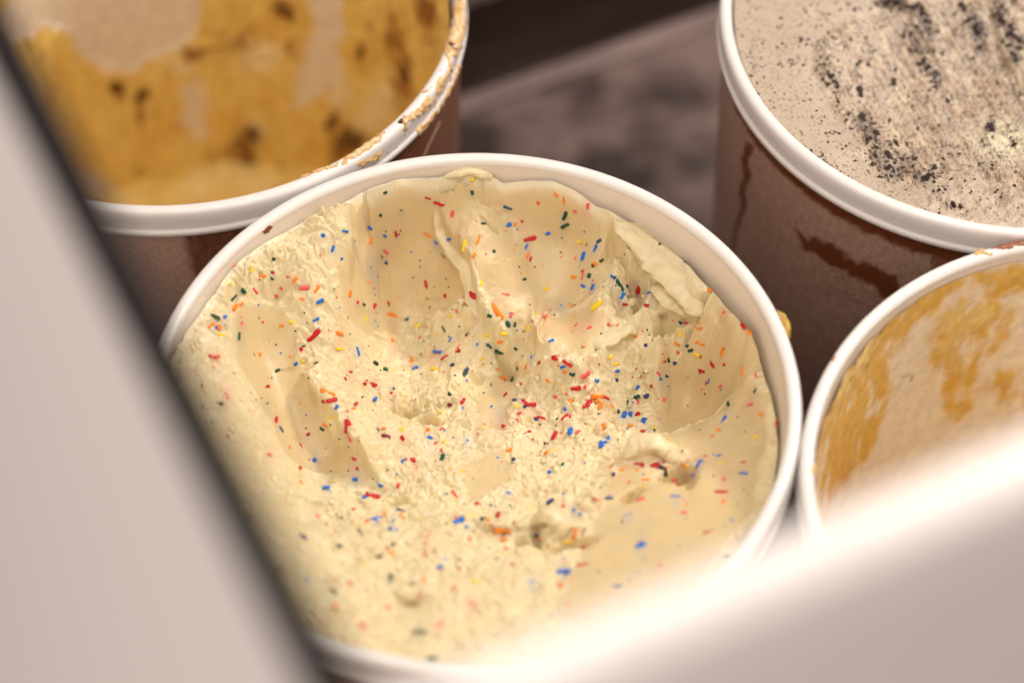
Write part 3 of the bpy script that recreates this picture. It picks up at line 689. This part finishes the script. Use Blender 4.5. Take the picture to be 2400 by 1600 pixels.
def joined(name, items, parent, mats):
    """many small pieces as one mesh; items = (matrix, source mesh, material index)"""
    vs = []; fs = []; mi = []; off = 0
    for m, me, k in items:
        for v in me.vertices: vs.append(m @ v.co)
        for p in me.polygons: fs.append([off + i for i in p.vertices]); mi.append(k)
        off += len(me.vertices)
    me = bpy.data.meshes.new(name); me.from_pydata(vs, [], fs)
    for mt in mats: me.materials.append(mt)
    me.polygons.foreach_set('material_index', mi); me.polygons.foreach_set('use_smooth', [True] * len(fs))
    o = bpy.data.objects.new(name, me); COL.objects.link(o)
    if parent: o.parent = parent
    return o
names = list(SPR)
o = joined('sprinkle_bits', [(m, CAP[c][i % 5], names.index(c)) for i, (m, c) in enumerate(rest)], cream, [M_spr[c] for c in names])
tag(o, kind='stuff')

# crumbs of broken cream lying on the rough parts
def lump_mesh(name, mat, seed, sub=2, amp=.45):
    bm = bmesh.new(); bmesh.ops.create_icosphere(bm, subdivisions=sub, radius=1)
    rg = np.random.default_rng(seed); o3 = rg.uniform(0, 50, 3)
    for v in bm.verts:
        p = np.array(v.co)
        d = perlin(np.array([p[0] * 1.3 + o3[0]]), np.array([p[1] * 1.3 + p[2] * 1.1 + o3[1]]), seed)[0] + .6 * perlin(np.array([p[2] * 2.6 + o3[2]]), np.array([p[0] * 2.4 + p[1] * 2 + o3[0]]), seed + 1)[0]
        v.co = v.co * (1 + amp * d)
    me = bpy.data.meshes.new(name); bm.to_mesh(me); bm.free(); me.materials.append(mat)
    for p in me.polygons: p.use_smooth = True
    return me
M_creamlump = simple('cream_crumb', tuple(CREAM * 1.0), .45, (1500, .35, .0005, 5), (tuple(np.array([.82, .72, .48])), 300), .4, .15, (1, .6, .3), .0015)
LUMP = [lump_mesh('crumb', M_creamlump, 100 + k) for k in range(8)]
items = []
ridx = np.argwhere((rough1 > .62) & (rr < .95))
for k in range(110):
    i, j = ridx[random.randrange(len(ridx))]
    s = .0005 + .0012 * random.random() ** 2.5
    pos = Vector((X1[i, j], Y1[i, j], Z1[i, j] - s * .1))
    rot = Matrix.Rotation(random.uniform(0, 6.28), 4, 'Z') @ Matrix.Rotation(random.uniform(0, 6.28), 4, 'X')
    sc = Matrix.Diagonal((s * random.uniform(.8, 1.5), s, s * random.uniform(.6, 1), 1))
    items.append((Matrix.Translation(pos) @ rot @ sc, LUMP[k % 8], 0))
o = joined('crumbs', items, cream, [M_creamlump]); tag(o, kind='stuff')

# folds and flaps of cream that stand over the hollows
def fold(path, width, thick, lift, seed, lean=(0, 0)):
    P = []
    for q in path:
        h = hit1(*q)
        if h is not None: P.append(np.array(h) + np.array([lean[0] * .001, lean[1] * .001, lift * .001]))
    P = np.array(P); t0 = np.linspace(0, 1, len(P)); n = 60; t = np.linspace(0, 1, n)
    C = np.stack([np.interp(t, t0, P[:, k]) for k in range(3)], -1)
    for _ in range(14): C[1:-1] = .25 * C[:-2] + .5 * C[1:-1] + .25 * C[2:]
    T = np.gradient(C, axis=0); T /= np.linalg.norm(T, axis=1)[:, None]
    S = np.cross(T, [0, 0, 1.0]); S /= np.linalg.norm(S, axis=1)[:, None]; Up = np.cross(S, T)
    m = 20; a = np.linspace(0, 2 * np.pi, m, endpoint=False)
    A, TT = np.meshgrid(a, t); L = np.linalg.norm(P[-1] - P[0]) * 1000
    taper = np.sqrt(np.clip(1 - np.abs(2 * TT - 1) ** 3, 0, 1))
    r = taper * (1 + .40 * fbm(TT * L / 15 + seed, np.cos(A) * 1.3 + np.sin(A) + seed, 5, seed, .5) + .07 * fbm(TT * L / 1.8, A * 1.2 + seed, 3, seed + 5))
    W = width * .0005 * r * np.cos(A); Hh = thick * .0005 * r * np.sin(A)
    W = W + .0006 * fbm(TT * L / 6 + 5, TT * 0, 3, seed + 9)
    V = C[:, None] + S[:, None] * W[..., None] + Up[:, None] * Hh[..., None]
    col = np.tile(np.array([.79, .675, .42]), (n, m, 1)) * (1 + .06 * fbm(TT * 9, A, 2, seed))[..., None]
    f = grid_faces(m, n, True)
    return link_mesh('fold', V.transpose(1, 0, 2), f, M_cream, cream, (0, 0, 0), True, col.transpose(1, 0, 2))
fold([(1440,520),(1490,560),(1545,610),(1590,655),(1625,700),(1645,738)], 13.5, 5.0, -.5, 11)
fold([(1530,670),(1560,685),(1600,715),(1635,735)], 8.0, 4.0, -.6, 12)
fold([(1022,492),(1035,540),(1062,585),(1098,625),(1110,690),(1122,745)], 6.5, 3.2, -.7, 13, (-.6, 0))
fold([(1460,1075),(1490,1045),(1530,1035),(1570,1055),(1588,1090)], 8.0, 6.0, .6, 14)
fold([(1255,1225),(1285,1205),(1315,1225),(1320,1262)], 7.5, 6.0, .8, 15)
fold([(1042,414),(1070,404),(1105,400),(1140,406),(1158,416)], 4.0, 3.4, -.3, 16)
fold([(1385,800),(1430,790),(1475,765),(1495,770)], 7.0, 3.6, -.8, 19)

# ---- cookies and cream
CT3 = [(1715,0,-3),(1720,100,-3),(1760,190,-3),(1840,300,-3),(1980,400,-3),(2110,465,-3.5),(2250,508,-4),(2400,525,-4),
       (1800,100,-3),(1850,200,-3.4),(1900,120,-3.6),(1880,250,-3.4),(1990,350,-4),(1850,20,-3.4),(1960,40,-5),
       (1990,150,-8),(2050,230,-12),(2100,330,-13),(2130,420,-10),(2000,80,-7),(2100,150,-12),(2180,250,-14),(2200,350,-13),
       (2200,80,-10),(2150,20,-7),(2260,100,-12),(2330,40,-9),(2340,150,-16),(2300,250,-15),(2300,350,-12),(2380,300,-12),(2260,430,-7),(2330,440,-6),(2200,450,-6),(2380,440,-7),(2390,90,-12),(2600,100,-8),(2600,400,-6),(2400,-200,-5),(2000,-200,-3)]
FIT3 = tps_fit([c[:2] for c in CT3], np.array([c[2] if c[2] > -6 else -6 + (c[2] + 6) * 1.5 for c in CT3], float), 3e-4)
def height_cookie(x, y):
    z = np.full(x.shape, H - .006)
    for it in range(4):
        px, py = proj(x, y, z); z = z * .5 + np.clip(H + tps_eval(FIT3, px, py) * .001, H - .036, H - .0022) * .5
    px, py = proj(x, y, z)
    X, Y = x * 1000, y * 1000
    w = 7 * fbm(X / 8, Y / 8, 4, 111); w2 = 7 * fbm(X / 8 + 5, Y / 8, 4, 112)
    chan = inside(px + w, py + w2, [(1905,95),(1960,60),(2080,30),(2450,-60),(2450,480),(2260,400),(2150,440),(2080,440),(2010,350),(1950,250),(1905,170)], 14)
    h = np.zeros(x.shape)
    for pts, amp, reach in (([(2110,440),(2020,345),(1955,250),(1908,165),(1912,95)], -2.6, 120),
                            ([(1905,10),(1950,55),(1985,85),(2010,80)], -1.0, 40),
                            ([(2370,200),(2345,110),(2330,20)], 2.5, 60),
                            ([(2180,130),(2140,60),(2110,-20)], 2.6, 40),
                            ([(2080,20),(2030,5),(1940,-10)], -2.4, 40),
                            ([(2420,420),(2330,425),(2290,400)], 2.5, 40),
                            ([(2160,500),(2200,440),(2260,400),(2300,420)], 2.0, 45)):
        s, t = polyline_sd(px + w, py + w2, pts); e = sstep(0, .12, t) * sstep(1, .88, t)
        h += amp * e * sstep(-3, 4, s) * np.exp(-np.clip(s, 0, None) / reach)
    for a, b, d, r, ry, an in ((2090,5,-5,40,12,-10),(2345,470,-4,18,14,0),(2315,445,-3,18,10,0),(2240,490,-3,30,7,0),(2265,440,3,30,24,0),(2365,450,3,24,20,0),(2215,470,2,18,14,0)):
        h += d * gau(px + w, py + w2, a, b, r, ry, an)
    u = (px * .53 + py * .85); v = (px * .85 - py * .53)                    # along and across the scoop's drag
    drag = perlin(v / 9, u / 130, 121) + .6 * perlin(v / 4, u / 70, 122)
    lum = inside(px + w, py + w2, [(2150,450),(2230,400),(2420,380),(2420,530),(2250,515)], 14)
    rough = np.clip(lum + chan * .45, 0, 1)
    n2 = fbm(X / 4, Y / 4, 4, 131)
    h += chan * drag * .85 + rough * (n2 * .8 - sstep(.25, .5, perlin(X / 2.2, Y / 2.2, 133)) * .7) + (1 - chan) * (fbm(X / 18, Y / 18, 3, 141) * .22 + .05 * n2)
    return z + h * .001, chan, lum, px, py, u, v
N3 = 470
U3, V_3 = disc_grid(N3); c3x, c3y = CEN[3]
X3 = U3 * .1146; Y3 = V_3 * .1146
Z3, chan3, lum3, px3, py3, u3, v3 = height_cookie(X3 + c3x, Y3 + c3y)
px3, py3 = proj(X3 + c3x, Y3 + c3y, Z3)
BASE3 = np.array([.54, .435, .335])
c3 = np.tile(BASE3, (*Z3.shape, 1))
c3 = mix(c3, (.72, .60, .40), .6 * chan3 * sstep(-.05, .5, perlin(v3 / 22, u3 / 75, 151) + .5 * perlin(v3 / 9, u3 / 40, 152)) * .9)
c3 = mix(c3, (.46, .32, .22), chan3 * sstep(.0, .55, perlin(v3 / 20 + 7, u3 / 80, 153) + .5 * perlin(v3 / 7, u3 / 30, 154)) * .75)
br = sstep(.05, .45, fbm(X3 * 620, Y3 * 620, 3, 181)) * np.clip(gau(px3, py3, 2075, 360, 95, 42, -40) + gau(px3, py3, 2160, 120, 40, 130, 25) + .8 * gau(px3, py3, 2290, 120, 40, 120, 18) + .7 * gau(px3, py3, 2330, 190, 70, 60) + .6 * gau(px3, py3, 1950, 180, 20, 70, 28), 0, 1)
c3 = mix(c3, (.20, .105, .06), br * .85)
c3 = mix(c3, (.90, .82, .60), gau(px3, py3, 2350, 330, 60, 40) * .8)
# fine cookie dust, dragged along inside the scoop mark
XX, YY = X3 * 1000, Y3 * 1000
d1 = sstep(.50, .60, perlin(XX / .95, YY / .95, 161) + .30 * fbm(XX / 7, YY / 7, 2, 162))
d2 = sstep(.27, .44, perlin(v3 / 3.2, u3 / 7.5, 163) + .45 * fbm(XX / 6, YY / 6, 3, 164))
d3 = sstep(.60, .72, perlin(XX / 1.7, YY / 1.7, 165) + .25 * fbm(XX / 10, YY / 10, 2, 166))
c3 = mix(c3, (.09, .06, .055), np.clip(d1 * .8, 0, 1) * (1 - chan3 * .3))
c3 = mix(c3, (.06, .035, .03), np.clip(d2 * chan3 * .85, 0, 1))
c3 = mix(c3, (.05, .04, .045), d3 * .8 * (1 - chan3))
for x, y, r, ry, an, amt in ((2030,300,16,40,30,.8),(2060,370,20,30,20,.7),(1935,160,12,50,28,.6),(2110,400,34,18,20,.6),(2170,60,14,44,25,.9),(2150,110,10,40,30,.8),(2290,70,22,60,15,.9),(2370,90,16,60,10,.8),(2345,20,10,50,10,.7),(2090,10,44,10,0,.9),(2230,75,10,34,20,.5)):
    g = gau(px3 + 9 * fbm(XX / 3, YY / 3, 4, 171), py3 + 9 * fbm(XX / 3, YY / 3, 4, 172), x, y, r, ry, an)
    c3 = mix(c3, (.05, .032, .03), sstep(.25, .6, g * (1 + 1.3 * perlin(XX / 1.1, YY / 1.1, 173))) * amt * .7)
V3b = np.stack([X3, Y3, Z3], -1).reshape(-1, 3); C3b = c3.reshape(-1, 3)
V3b, C3b, fsk = add_skirt(V3b, C3b, N3, .03)
cookie = link_mesh('cookie_ice_cream', V3b, np.vstack([grid_faces(N3, N3), fsk]), M_cookie, None, (c3x, c3y, 0), True, C3b)
tag(cookie, 'greyish cream ice cream speckled with dark cookie crumbs, filling the frosted tub', 'ice cream')
hit3 = make_hit(X3, Y3, Z3, CEN[3], N3, None)
CK = [lump_mesh('cookie_crumb', M_crumb, 300 + k, 2, .6) for k in range(6)]
CKP = """1832,41,9;1876,57,8;1823,62,6;1878,96,10;1890,102,7;1950,85,8;1960,90,7;1993,93,9;1942,73,6;1884,152,7;1868,146,6;1844,145,5;2012,150,10;2033,151,9;2092,190,12;2100,183,9;2013,213,13;2018,222,11;2014,205,9;2020,266,12;2024,276,13;2052,305,11;2058,312,10;2077,357,12;2083,364,10;1935,311,7;1944,309,6;1950,312,6;1982,340,6;2076,393,11;2100,160,9;2130,225,9;2164,145,12;2172,158,13;2180,170,9;2195,190,9;2205,195,8;2228,224,7;2288,60,12;2290,75,14;2270,45,11;2322,290,14;2326,300,11;2375,335,12;2372,328,9;2211,372,9;2223,360,7;2190,393,11;2180,410,14;2168,414,12;2172,408,10;2188,414,9;2200,445,9;2214,443,7;2186,446,6;2235,480,10;2250,481,8;2375,80,14;2384,90,12;2391,110,13;2370,125,9;2366,60,10;2140,20,12;2150,10,11;2160,28,13;2252,10,12;2262,20,11;2240,30,8;2055,12,9;2100,8,11;2124,15,9;2085,3,10;2300,330,7;2280,225,7;2310,190,7;2125,335,7;2150,300,7;2005,375,6;1975,255,6;1960,205,8;1952,190,7;1940,165,8;1935,150,7;2255,385,7;2140,385,8;2095,400,8;2060,335,7;1900,10,6;1790,180,5;1815,215,5;1760,120,5;1780,90,5;1822,150,5"""
nck = 0
for it in CKP.split(';'):
    x, y, s = map(float, it.split(','))
    for q in range(2 if s > 9 else 1):
        p = hit3(x + random.uniform(-5, 5) * (q > 0), y + random.uniform(-7, 7) * (q > 0))
        if p is None: continue
        o = bpy.data.objects.new('cookie_crumb', CK[nck % 6]); COL.objects.link(o); o.parent = cookie
        r = s * .000165 * .55 * random.uniform(.8, 1.1)
        o.matrix_local = Matrix.Translation(Vector(p) - Vector((0, 0, r * .25))) @ Matrix.Rotation(random.uniform(0, 6.28), 4, 'Z') @ Matrix.Rotation(random.uniform(0, 6), 4, 'X') @ Matrix.Diagonal((r * 1.3, r, r * .8, 1))
        nck += 1
items = []
for k in range(700):
    if k % 3: px, py = random.uniform(1900, 2400), random.uniform(0, 500)
    else: px, py = random.uniform(1700, 2000), random.uniform(0, 400)
    p = hit3(px, py)
    if p is None: continue
    r = .00016 + .0005 * random.random() ** 3
    items.append((Matrix.Translation(Vector(p)) @ Matrix.Rotation(random.uniform(0, 6.28), 4, 'Z') @ Matrix.Rotation(random.uniform(0, 6), 4, 'X') @ Matrix.Diagonal((r * 1.3, r, r * .7, 1)), CK[k % 6], 0))
CLUS = [(2030,300,16,40,30),(2060,370,20,30,20),(1935,160,12,50,28),(2110,400,34,18,20),(2170,60,14,44,25),(2150,110,12,50,30),(2290,70,22,60,15),(2370,90,16,60,10),(2345,20,12,50,10),(2090,10,40,10,0),(2200,190,12,50,30),(2180,410,26,14,10),(2320,295,10,14,0),(2060,310,30,60,35)]
for k in range(620):
    x, y, r, ry, an = CLUS[k % len(CLUS)]
    u, v = random.gauss(0, .8) * r, random.gauss(0, .75) * ry; c_, s_ = math.cos(math.radians(an)), math.sin(math.radians(an))
    p = hit3(x + u * c_ + v * s_, y - u * s_ + v * c_)
    if p is None: continue
    r = .00022 + .0008 * random.random() ** 2.6
    items.append((Matrix.Translation(Vector(p) - Vector((0, 0, r * .3))) @ Matrix.Rotation(random.uniform(0, 6.28), 4, 'Z') @ Matrix.Rotation(random.uniform(0, 6), 4, 'X') @ Matrix.Diagonal((r * 1.4, r, r * .7, 1)), CK[k % 6], 0))
o = joined('cookie_dust', items, cookie, [M_crumb]); tag(o, kind='stuff')

# ------------------------------------------------------------------ residue on the inner walls of the two scraped tubs
def residue(name, k, func, zlo, zhi, n, nz, label, a0=0, a1=2 * math.pi):
    cx, cy = CEN[k]
    a = np.linspace(a0, a1, n); z = np.linspace(zlo, zhi, nz)
    A, Z = np.meshgrid(a, z, indexing='ij'); R = liner_r(Z)
    px, py = proj(cx + R * np.cos(A), cy + R * np.sin(A), Z)
    t, c = func(px, py, A, Z, A * 115, Z * 1000)         # thickness in mm, colour
    R2 = R - t * .001
    Vv = np.stack([R2 * np.cos(A), R2 * np.sin(A), Z], -1)
    o = link_mesh(name, Vv, grid_faces(n, nz)[:, ::-1], M_resid, None, (cx, cy, 0), True, c)
    tag(o, label, 'ice cream')
    return o
GOLD = np.array([.87, .64, .20]); PALE = np.array([.87, .76, .46]); AMBER = np.array([.79, .50, .11]); CHOC = np.array([.07, .022, .008])
def res_caramel(px, py, A, Z, S, T):
    wx = px + 14 * fbm(S / 14, T / 14, 4, 201); wy = py + 14 * fbm(S / 14 + 9, T / 14, 4, 202)
    bare = np.zeros(px.shape)
    for poly, s, amt in (([(0,-600),(470,-600),(475,20),(455,70),(440,110),(370,135),(330,160),(250,160),(185,140),(150,60),(0,100)], 9, 1),
                    ([(420,190),(445,165),(475,175),(490,215),(500,270),(480,320),(440,330),(420,280)], 22, .8),
                    ([(755,-500),(815,-500),(812,60),(790,170),(740,240),(690,265),(695,180),(728,90)], 14, 1),
                    ([(700,120),(770,40),(835,190),(825,275),(740,210)], 22, .8),
                    ([(150,380),(260,420),(290,480),(150,500)], 30, .8)):
        bare = np.maximum(bare, inside(wx, wy, poly, s * 1.7) * amt)
    n = .7 * fbm(S / 16, T / 34, 5, 211) + .5 * fbm(S / 6, T / 50, 3, 212); n2 = fbm(S / 5, T / 7, 4, 213)
    t = (1 - bare) * (1.7 + 2.0 * n + .7 * n2) + bare * .06
    t = t + .7 * np.exp(-(((1 - bare) * bare) - .25) ** 2 / .006) * .5
    c = mix(np.tile(GOLD, (*px.shape, 1)), PALE, sstep(2.4, 4.8, t) * .5)
    c = mix(c, AMBER, sstep(.2, -.5, n) * .55)
    c = mix(c, (.84, .74, .63), sstep(.25, .85, bare + .12 * n2))
    t = np.maximum(t, .06)
    for x, y, r, ry, an, th in ((905, 235, 40, 62, -30, 3.0), (880, 290, 42, 34, 0, 2.0), (600, 300, 24, 30, 0, 1.4), (790, 215, 30, 20, 0, 1.4), (610, 130, 50, 34, 0, 1.0), (420, 150, 40, 20, 20, .8)):
        g = gau(wx, wy, x, y, r, ry, an); t = t + g * th; c = mix(c, PALE, np.clip(g * 1.1, 0, 1))
    for x, y, r, ry, an, amt, br in ((273,200,11,17,0,.9,0),(332,228,11,24,0,.95,0),(330,275,9,20,0,.35,1),(575,365,16,52,8,1,0),(560,330,18,14,0,.6,0),(592,312,16,24,20,.8,0),(520,358,30,10,15,.5,1),(672,16,26,16,-20,.95,0),
              (850,118,10,24,0,.9,0),(945,130,14,70,8,.8,1),(958,165,10,30,15,1,0),(930,70,22,60,0,.5,1),(880,60,10,50,0,.4,1),(782,278,12,18,-20,.9,0),(825,325,34,24,30,1,0),(800,360,22,16,0,.9,0),
              (328,395,10,12,0,.7,1),(490,412,20,14,0,.7,1),(545,425,14,12,0,.6,1),(660,380,10,12,0,.6,1),(505,60,40,30,-30,.35,1),(690,95,12,14,0,.8,1),(560,90,60,24,20,.45,1),(470,112,34,8,10,.6,1),(420,290,9,14,0,.5,1),
              (1010,20,20,46,10,.8,1),(640,400,10,20,0,.3,1),(775,195,8,10,0,.6,1),(715,340,30,10,30,.3,1),(440,118,10,6,0,.8,1)):
        halo = gau(wx, wy + 0, x, y + ry * .5, r * 1.9, ry * 2.1, an) * amt * .55; c = mix(c, (.42, .17, .03), sstep(.05, .6, halo * (1 + .6 * n2)))
        g = gau(wx, wy, x, y, r * 1.1, ry * 1.1, an) * amt; g = sstep(.16, .7, g * (1 + .6 * n2))
        c = mix(c, CHOC if not br else np.array([.26, .085, .02]), g * .95); t = t + g * .8
    t = np.where(Z > H - .017, np.minimum(t, 1.4), t)
    return t, c
res2 = residue('caramel_ice_cream', 2, res_caramel, .0135, H - .0135, 620, 300, 'golden caramel ice cream residue with dark chocolate bits inside the nearly empty tub')
def res_yellow(px, py, A, Z, S, T):
    wx = px + 16 * fbm(S / 14, T / 14, 4, 301); wy = py + 16 * fbm(S / 14 + 9, T / 14, 4, 302)
    n = fbm(S / 10, T / 22, 5, 311); n2 = fbm(S / 4, T / 5, 4, 313)
    cov = np.zeros(px.shape)
    for poly, s, th in (([(2300,600),(2270,625),(2180,668),(2110,735),(2050,800),(2000,880),(1960,960),(1925,1000),(1925,900),(1990,790),(2060,700),(2150,630),(2260,590)], 14, 2.4),
                    ([(1900,1000),(1950,920),(2010,850),(2040,850),(2060,900),(2050,960),(2020,1030),(1990,1110),(1920,1150)], 16, .9),
                    ([(2190,740),(2260,700),(2310,690),(2350,720),(2330,760),(2270,790),(2290,840),(2270,880),(2210,880),(2190,830),(2210,790)], 16, 1.3),
                    ([(2250,920),(2290,890),(2270,960),(2220,990),(2200,985)], 10, .7),
                    ([(2330,880),(2480,860),(2480,900),(2400,960),(2340,970)], 24, .6),
                    ([(2270,660),(2330,640),(2700,620),(2700,690),(2390,670),(2300,690)], 12, .8),
                    ([(2700,640),(3200,600),(3200,1300),(2700,1300)], 60, .9)):
        cov = np.maximum(cov, inside(wx, wy, poly, s) * th)
    t = np.maximum(.62 * cov * (1 + .7 * n + .25 * n2) - .22, .05)
    film = np.zeros(px.shape)
    for poly, s, am in (([(2300,590),(2150,650),(2040,770),(1950,930),(1920,1000),(1920,1200),(1990,1130),(2060,1010),(2090,900),(2080,840),(2150,740),(2260,680)], 40, .9),
                        ([(2190,720),(2300,680),(2380,700),(2360,800),(2310,860),(2290,960),(2200,1000),(2180,900),(2180,780)], 36, .6),
                        ([(2320,860),(2500,830),(2500,960),(2330,1000)], 40, .5),
                        ([(2270,640),(2500,600),(2700,680),(2300,700)], 20, .6)):
        film = np.maximum(film, inside(wx, wy, poly, s) * am)
    film = sstep(.12, .75, film * (.95 + .9 * n + .12 * n2))
    c = mix(np.tile(np.array([.93, .83, .66]), (*px.shape, 1)), (.80, .50, .10), film)
    c = mix(c, (.85, .67, .27), sstep(.15, .9, t) * .85)
    c = mix(c, (.80, .48, .09), sstep(.05, -.5, n) * film * .7)
    for x, y, r, ry, am in ((1960,1050,60,100,.65), (2230,850,44,60,.4), (1930,960,30,60,.4), (2350,905,50,30,.4), (2420,660,80,20,.5)):
        c = mix(c, (.66, .32, .03), gau(wx, wy, x, y, r, ry) * am * np.clip(.7 + .8 * n, 0, 1))
    for x, y, r, ry in ((2018,858,8,10),(2030,860,7,9),(1930,1115,5,7),(2130,880,4,4)):
        c = mix(c, (.16, .07, .04), gau(wx, wy, x, y, r, ry) * .7)
    return t, c
res4 = residue('yellow_ice_cream', 4, res_yellow, .0135, H - .006, 620, 260, 'yellow ice cream streaks left on the inside of the scraped out tub at the right')
# thin pool left in the bottom of the two scraped tubs
def pool(root, k, base, seed, zb):
    n = 130; U, V = disc_grid(n); r = liner_r(.03) - .0006
    X, Y = U * r, V * r
    h = fbm(X * 45, Y * 45, 5, seed)
    Z = zb + .003 * h + .006 * sstep(.75, 1, np.hypot(U, V))
    c = mix(np.tile(base, (*Z.shape, 1)), PALE, sstep(.1, .9, h) * .25)
    c = mix(c, AMBER, sstep(0, -.6, h) * .5)
    return link_mesh('remainder', np.stack([X, Y, Z], -1), grid_faces(n, n), M_resid, root, (0, 0, 0), True, c)
pool(res2, 2, GOLD, 401, .022)
pool(res4, 4, np.array([.66, .36, .08]), 402, .0145)

# ---- smears that stick to rims: a thin shell over the rim profile, raised only where there is a smear
def rim_smear(name, k, a0, a1, cover, colour, parent, n=420):
    prof = [(RI - .0002, H - .010), (RI, H - .006), (RI + .0001, H - .003)]
    for q in np.linspace(170, 10, 9):
        prof.append((RI + .0026 + .0026 * math.cos(math.radians(q)), H - .0022 + .0022 * math.sin(math.radians(q))))
    prof += [(.1208, H - .0030), (.1208, H - .0045), (.1208, H - .006), (.1205, H - .0082), (.1202, H - .0104), (.1209, H - .0114), (.1212, H - .0125), (.1208, H - .0143)]
    # finer profile
    p = np.array(prof); L = np.concatenate([[0], np.cumsum(np.hypot(*np.diff(p, axis=0).T))])
    s = np.linspace(0, L[-1], 72); p = np.stack([np.interp(s, L, p[:, 0]), np.interp(s, L, p[:, 1])], -1)
    tn = np.gradient(p, axis=0); nrm = np.stack([-tn[:, 1], tn[:, 0]], -1); nrm /= np.linalg.norm(nrm, axis=1)[:, None]
    cx, cy = CEN[k]
    a = np.linspace(a0, a1, n)
    R = np.tile(p[:, 0], (n, 1)); Z = np.tile(p[:, 1], (n, 1)); A = np.tile(a[:, None], (1, len(p)))
    px, py = proj(cx + R * np.cos(A), cy + R * np.sin(A), Z)
    S = A * 120; T = np.tile(s * 1000, (n, 1))
    t, c = cover(px, py, S, T)
    R = R + nrm[:, 0] * t * .001; Z = Z + nrm[:, 1] * t * .001
    V = np.stack([R * np.cos(A), R * np.sin(A), Z], -1)
    return link_mesh(name, V, grid_faces(n, len(p)), M_resid, parent, (0, 0, 0), True, c)
def cov2(px, py, S, T):
    wx = px + 5 * fbm(S / 4, T / 4, 4, 501); wy = py + 5 * fbm(S / 4 + 7, T / 4, 4, 502)
    m = np.zeros(px.shape)
    for poly, s in (([(1055,-40),(1070,0),(1060,60),(1050,90),(1040,110),(1052,160),(1040,185),(1030,180),(1015,215),(990,240),(960,268),(930,285),(955,290),(1000,262),(1040,205),(1080,110),(1092,60),(1085,-40)], 3),
                    ([(800,372),(850,342),(885,318),(905,305),(890,330),(850,358),(800,392)], 4),
                    ([(835,385),(870,368),(900,350),(890,372),(850,392)], 4),
                    ([(975,300),(1000,285),(1035,240),(1065,180),(1075,150),(1080,170),(1050,250),(1010,295),(980,320)], 3),
                    ([(660,425),(760,392),(800,376),(790,390),(700,420)], 3)):
        m = np.maximum(m, inside(wx, wy, poly, s))
    hole = np.maximum(gau(wx, wy, 1014, 222, 9, 14, -30), gau(wx, wy, 1062, 145, 5, 14, -15))
    m = m * (1 - sstep(.35, .6, hole))
    m = np.maximum(m, sstep(.45, .6, fbm(S / 9, T / 5, 4, 511)) * .6 * sstep(640, 800, px))
    n2 = fbm(S / 2.5, T / 2.5, 4, 503)
    t = m * (.75 + .5 * n2) - .22 - (1 - m) * .5
    c = mix(np.tile(np.array([.72, .42, .15]), (*px.shape, 1)), (.84, .64, .38), sstep(.2, .8, t))
    c = mix(c, (.62, .30, .06), sstep(.2, -.1, t) * .8)
    for x, y, r, ry in ((938, 284, 12, 6), (1058, 107, 5, 6), (1062, 118, 5, 5), (1057, 165, 4, 8), (1030, 5, 40, 26), (1045, 40, 24, 12)):
        g = gau(wx, wy, x, y, r, ry); c = mix(c, CHOC * 1.6, sstep(.35, .7, g)); t = t + sstep(.3, .7, g) * .4
    return t, c
rim_smear('rim_smear', 2, math.radians(-150), math.radians(40), cov2, None, res2, 900)
def cov4(px, py, S, T):
    wx = px + 5 * fbm(S / 4, T / 4, 4, 601); wy = py + 5 * fbm(S / 4 + 7, T / 4, 4, 602)
    m = np.zeros(px.shape); dark = np.zeros(px.shape)
    for poly in ([(2318,585),(2345,570),(2400,562),(2500,560),(2500,580),(2400,578),(2345,586)],):
        dark = np.maximum(dark, inside(wx, wy, poly, 4))
    for x, y, r, ry in ((1950, 838, 9, 13), (1930, 868, 6, 8), (1916, 917, 5, 6), (1955, 820, 5, 6)): dark = np.maximum(dark, sstep(.35, .6, gau(wx, wy, x, y, r, ry)) * .6)
    for x, y, r, ry in ((1908, 1098, 9, 12), (1925, 940, 5, 6), (2300, 592, 30, 5)): m = np.maximum(m, sstep(.35, .6, gau(wx, wy, x, y, r, ry)))
    n2 = fbm(S / 2.5, T / 2.5, 4, 603)
    t = np.maximum(m, dark) * (.8 + .5 * n2) - .25 - (1 - np.maximum(m, dark)) * .5
    c = mix(np.tile(np.array([.80, .52, .22]), (*px.shape, 1)), (.30, .11, .06), dark)
    return t, c
rim_smear('rim_smear', 4, math.radians(90), math.radians(260), cov4, None, res4, 700)

# ---- loose bits stuck on the nearest tub's rim
def blob(name, px, py, z, sx, sy, sz, mat, label, cat, seed, rz=0):
    p = on_z(px, py, z)
    me = lump_mesh(name, mat, seed, 3, .4)
    o = bpy.data.objects.new(name, me); COL.objects.link(o)
    o.location = p; o.rotation_euler = (0, 0, rz); o.scale = (sx, sy, sz)
    return tag(o, label, cat)
M_ybit = simple('yellow_cream_bit', (.74, .46, .08), .4, (1200, .3, .0005, 4), ((.82, .60, .20), 200), .4, .2, (1, .5, .2), .003)
blob('crumb', 627, 533, H - .0035, .0013, .0036, .0022, simple('reddish_crumb', (.16, .035, .012), .5, (1500, .4, .0005, 4), ((.26, .07, .025), 500)), 'small reddish brown crumb stuck on the inner rim of the sprinkle tub', 'crumb', 901, math.radians(-35))
blob('ice_cream_drip', 1838, 760, H - .004, .0016, .0062, .0042, M_ybit, 'yellow ice cream drip hanging on the outer rim of the sprinkle tub', 'drip', 902, math.radians(14))
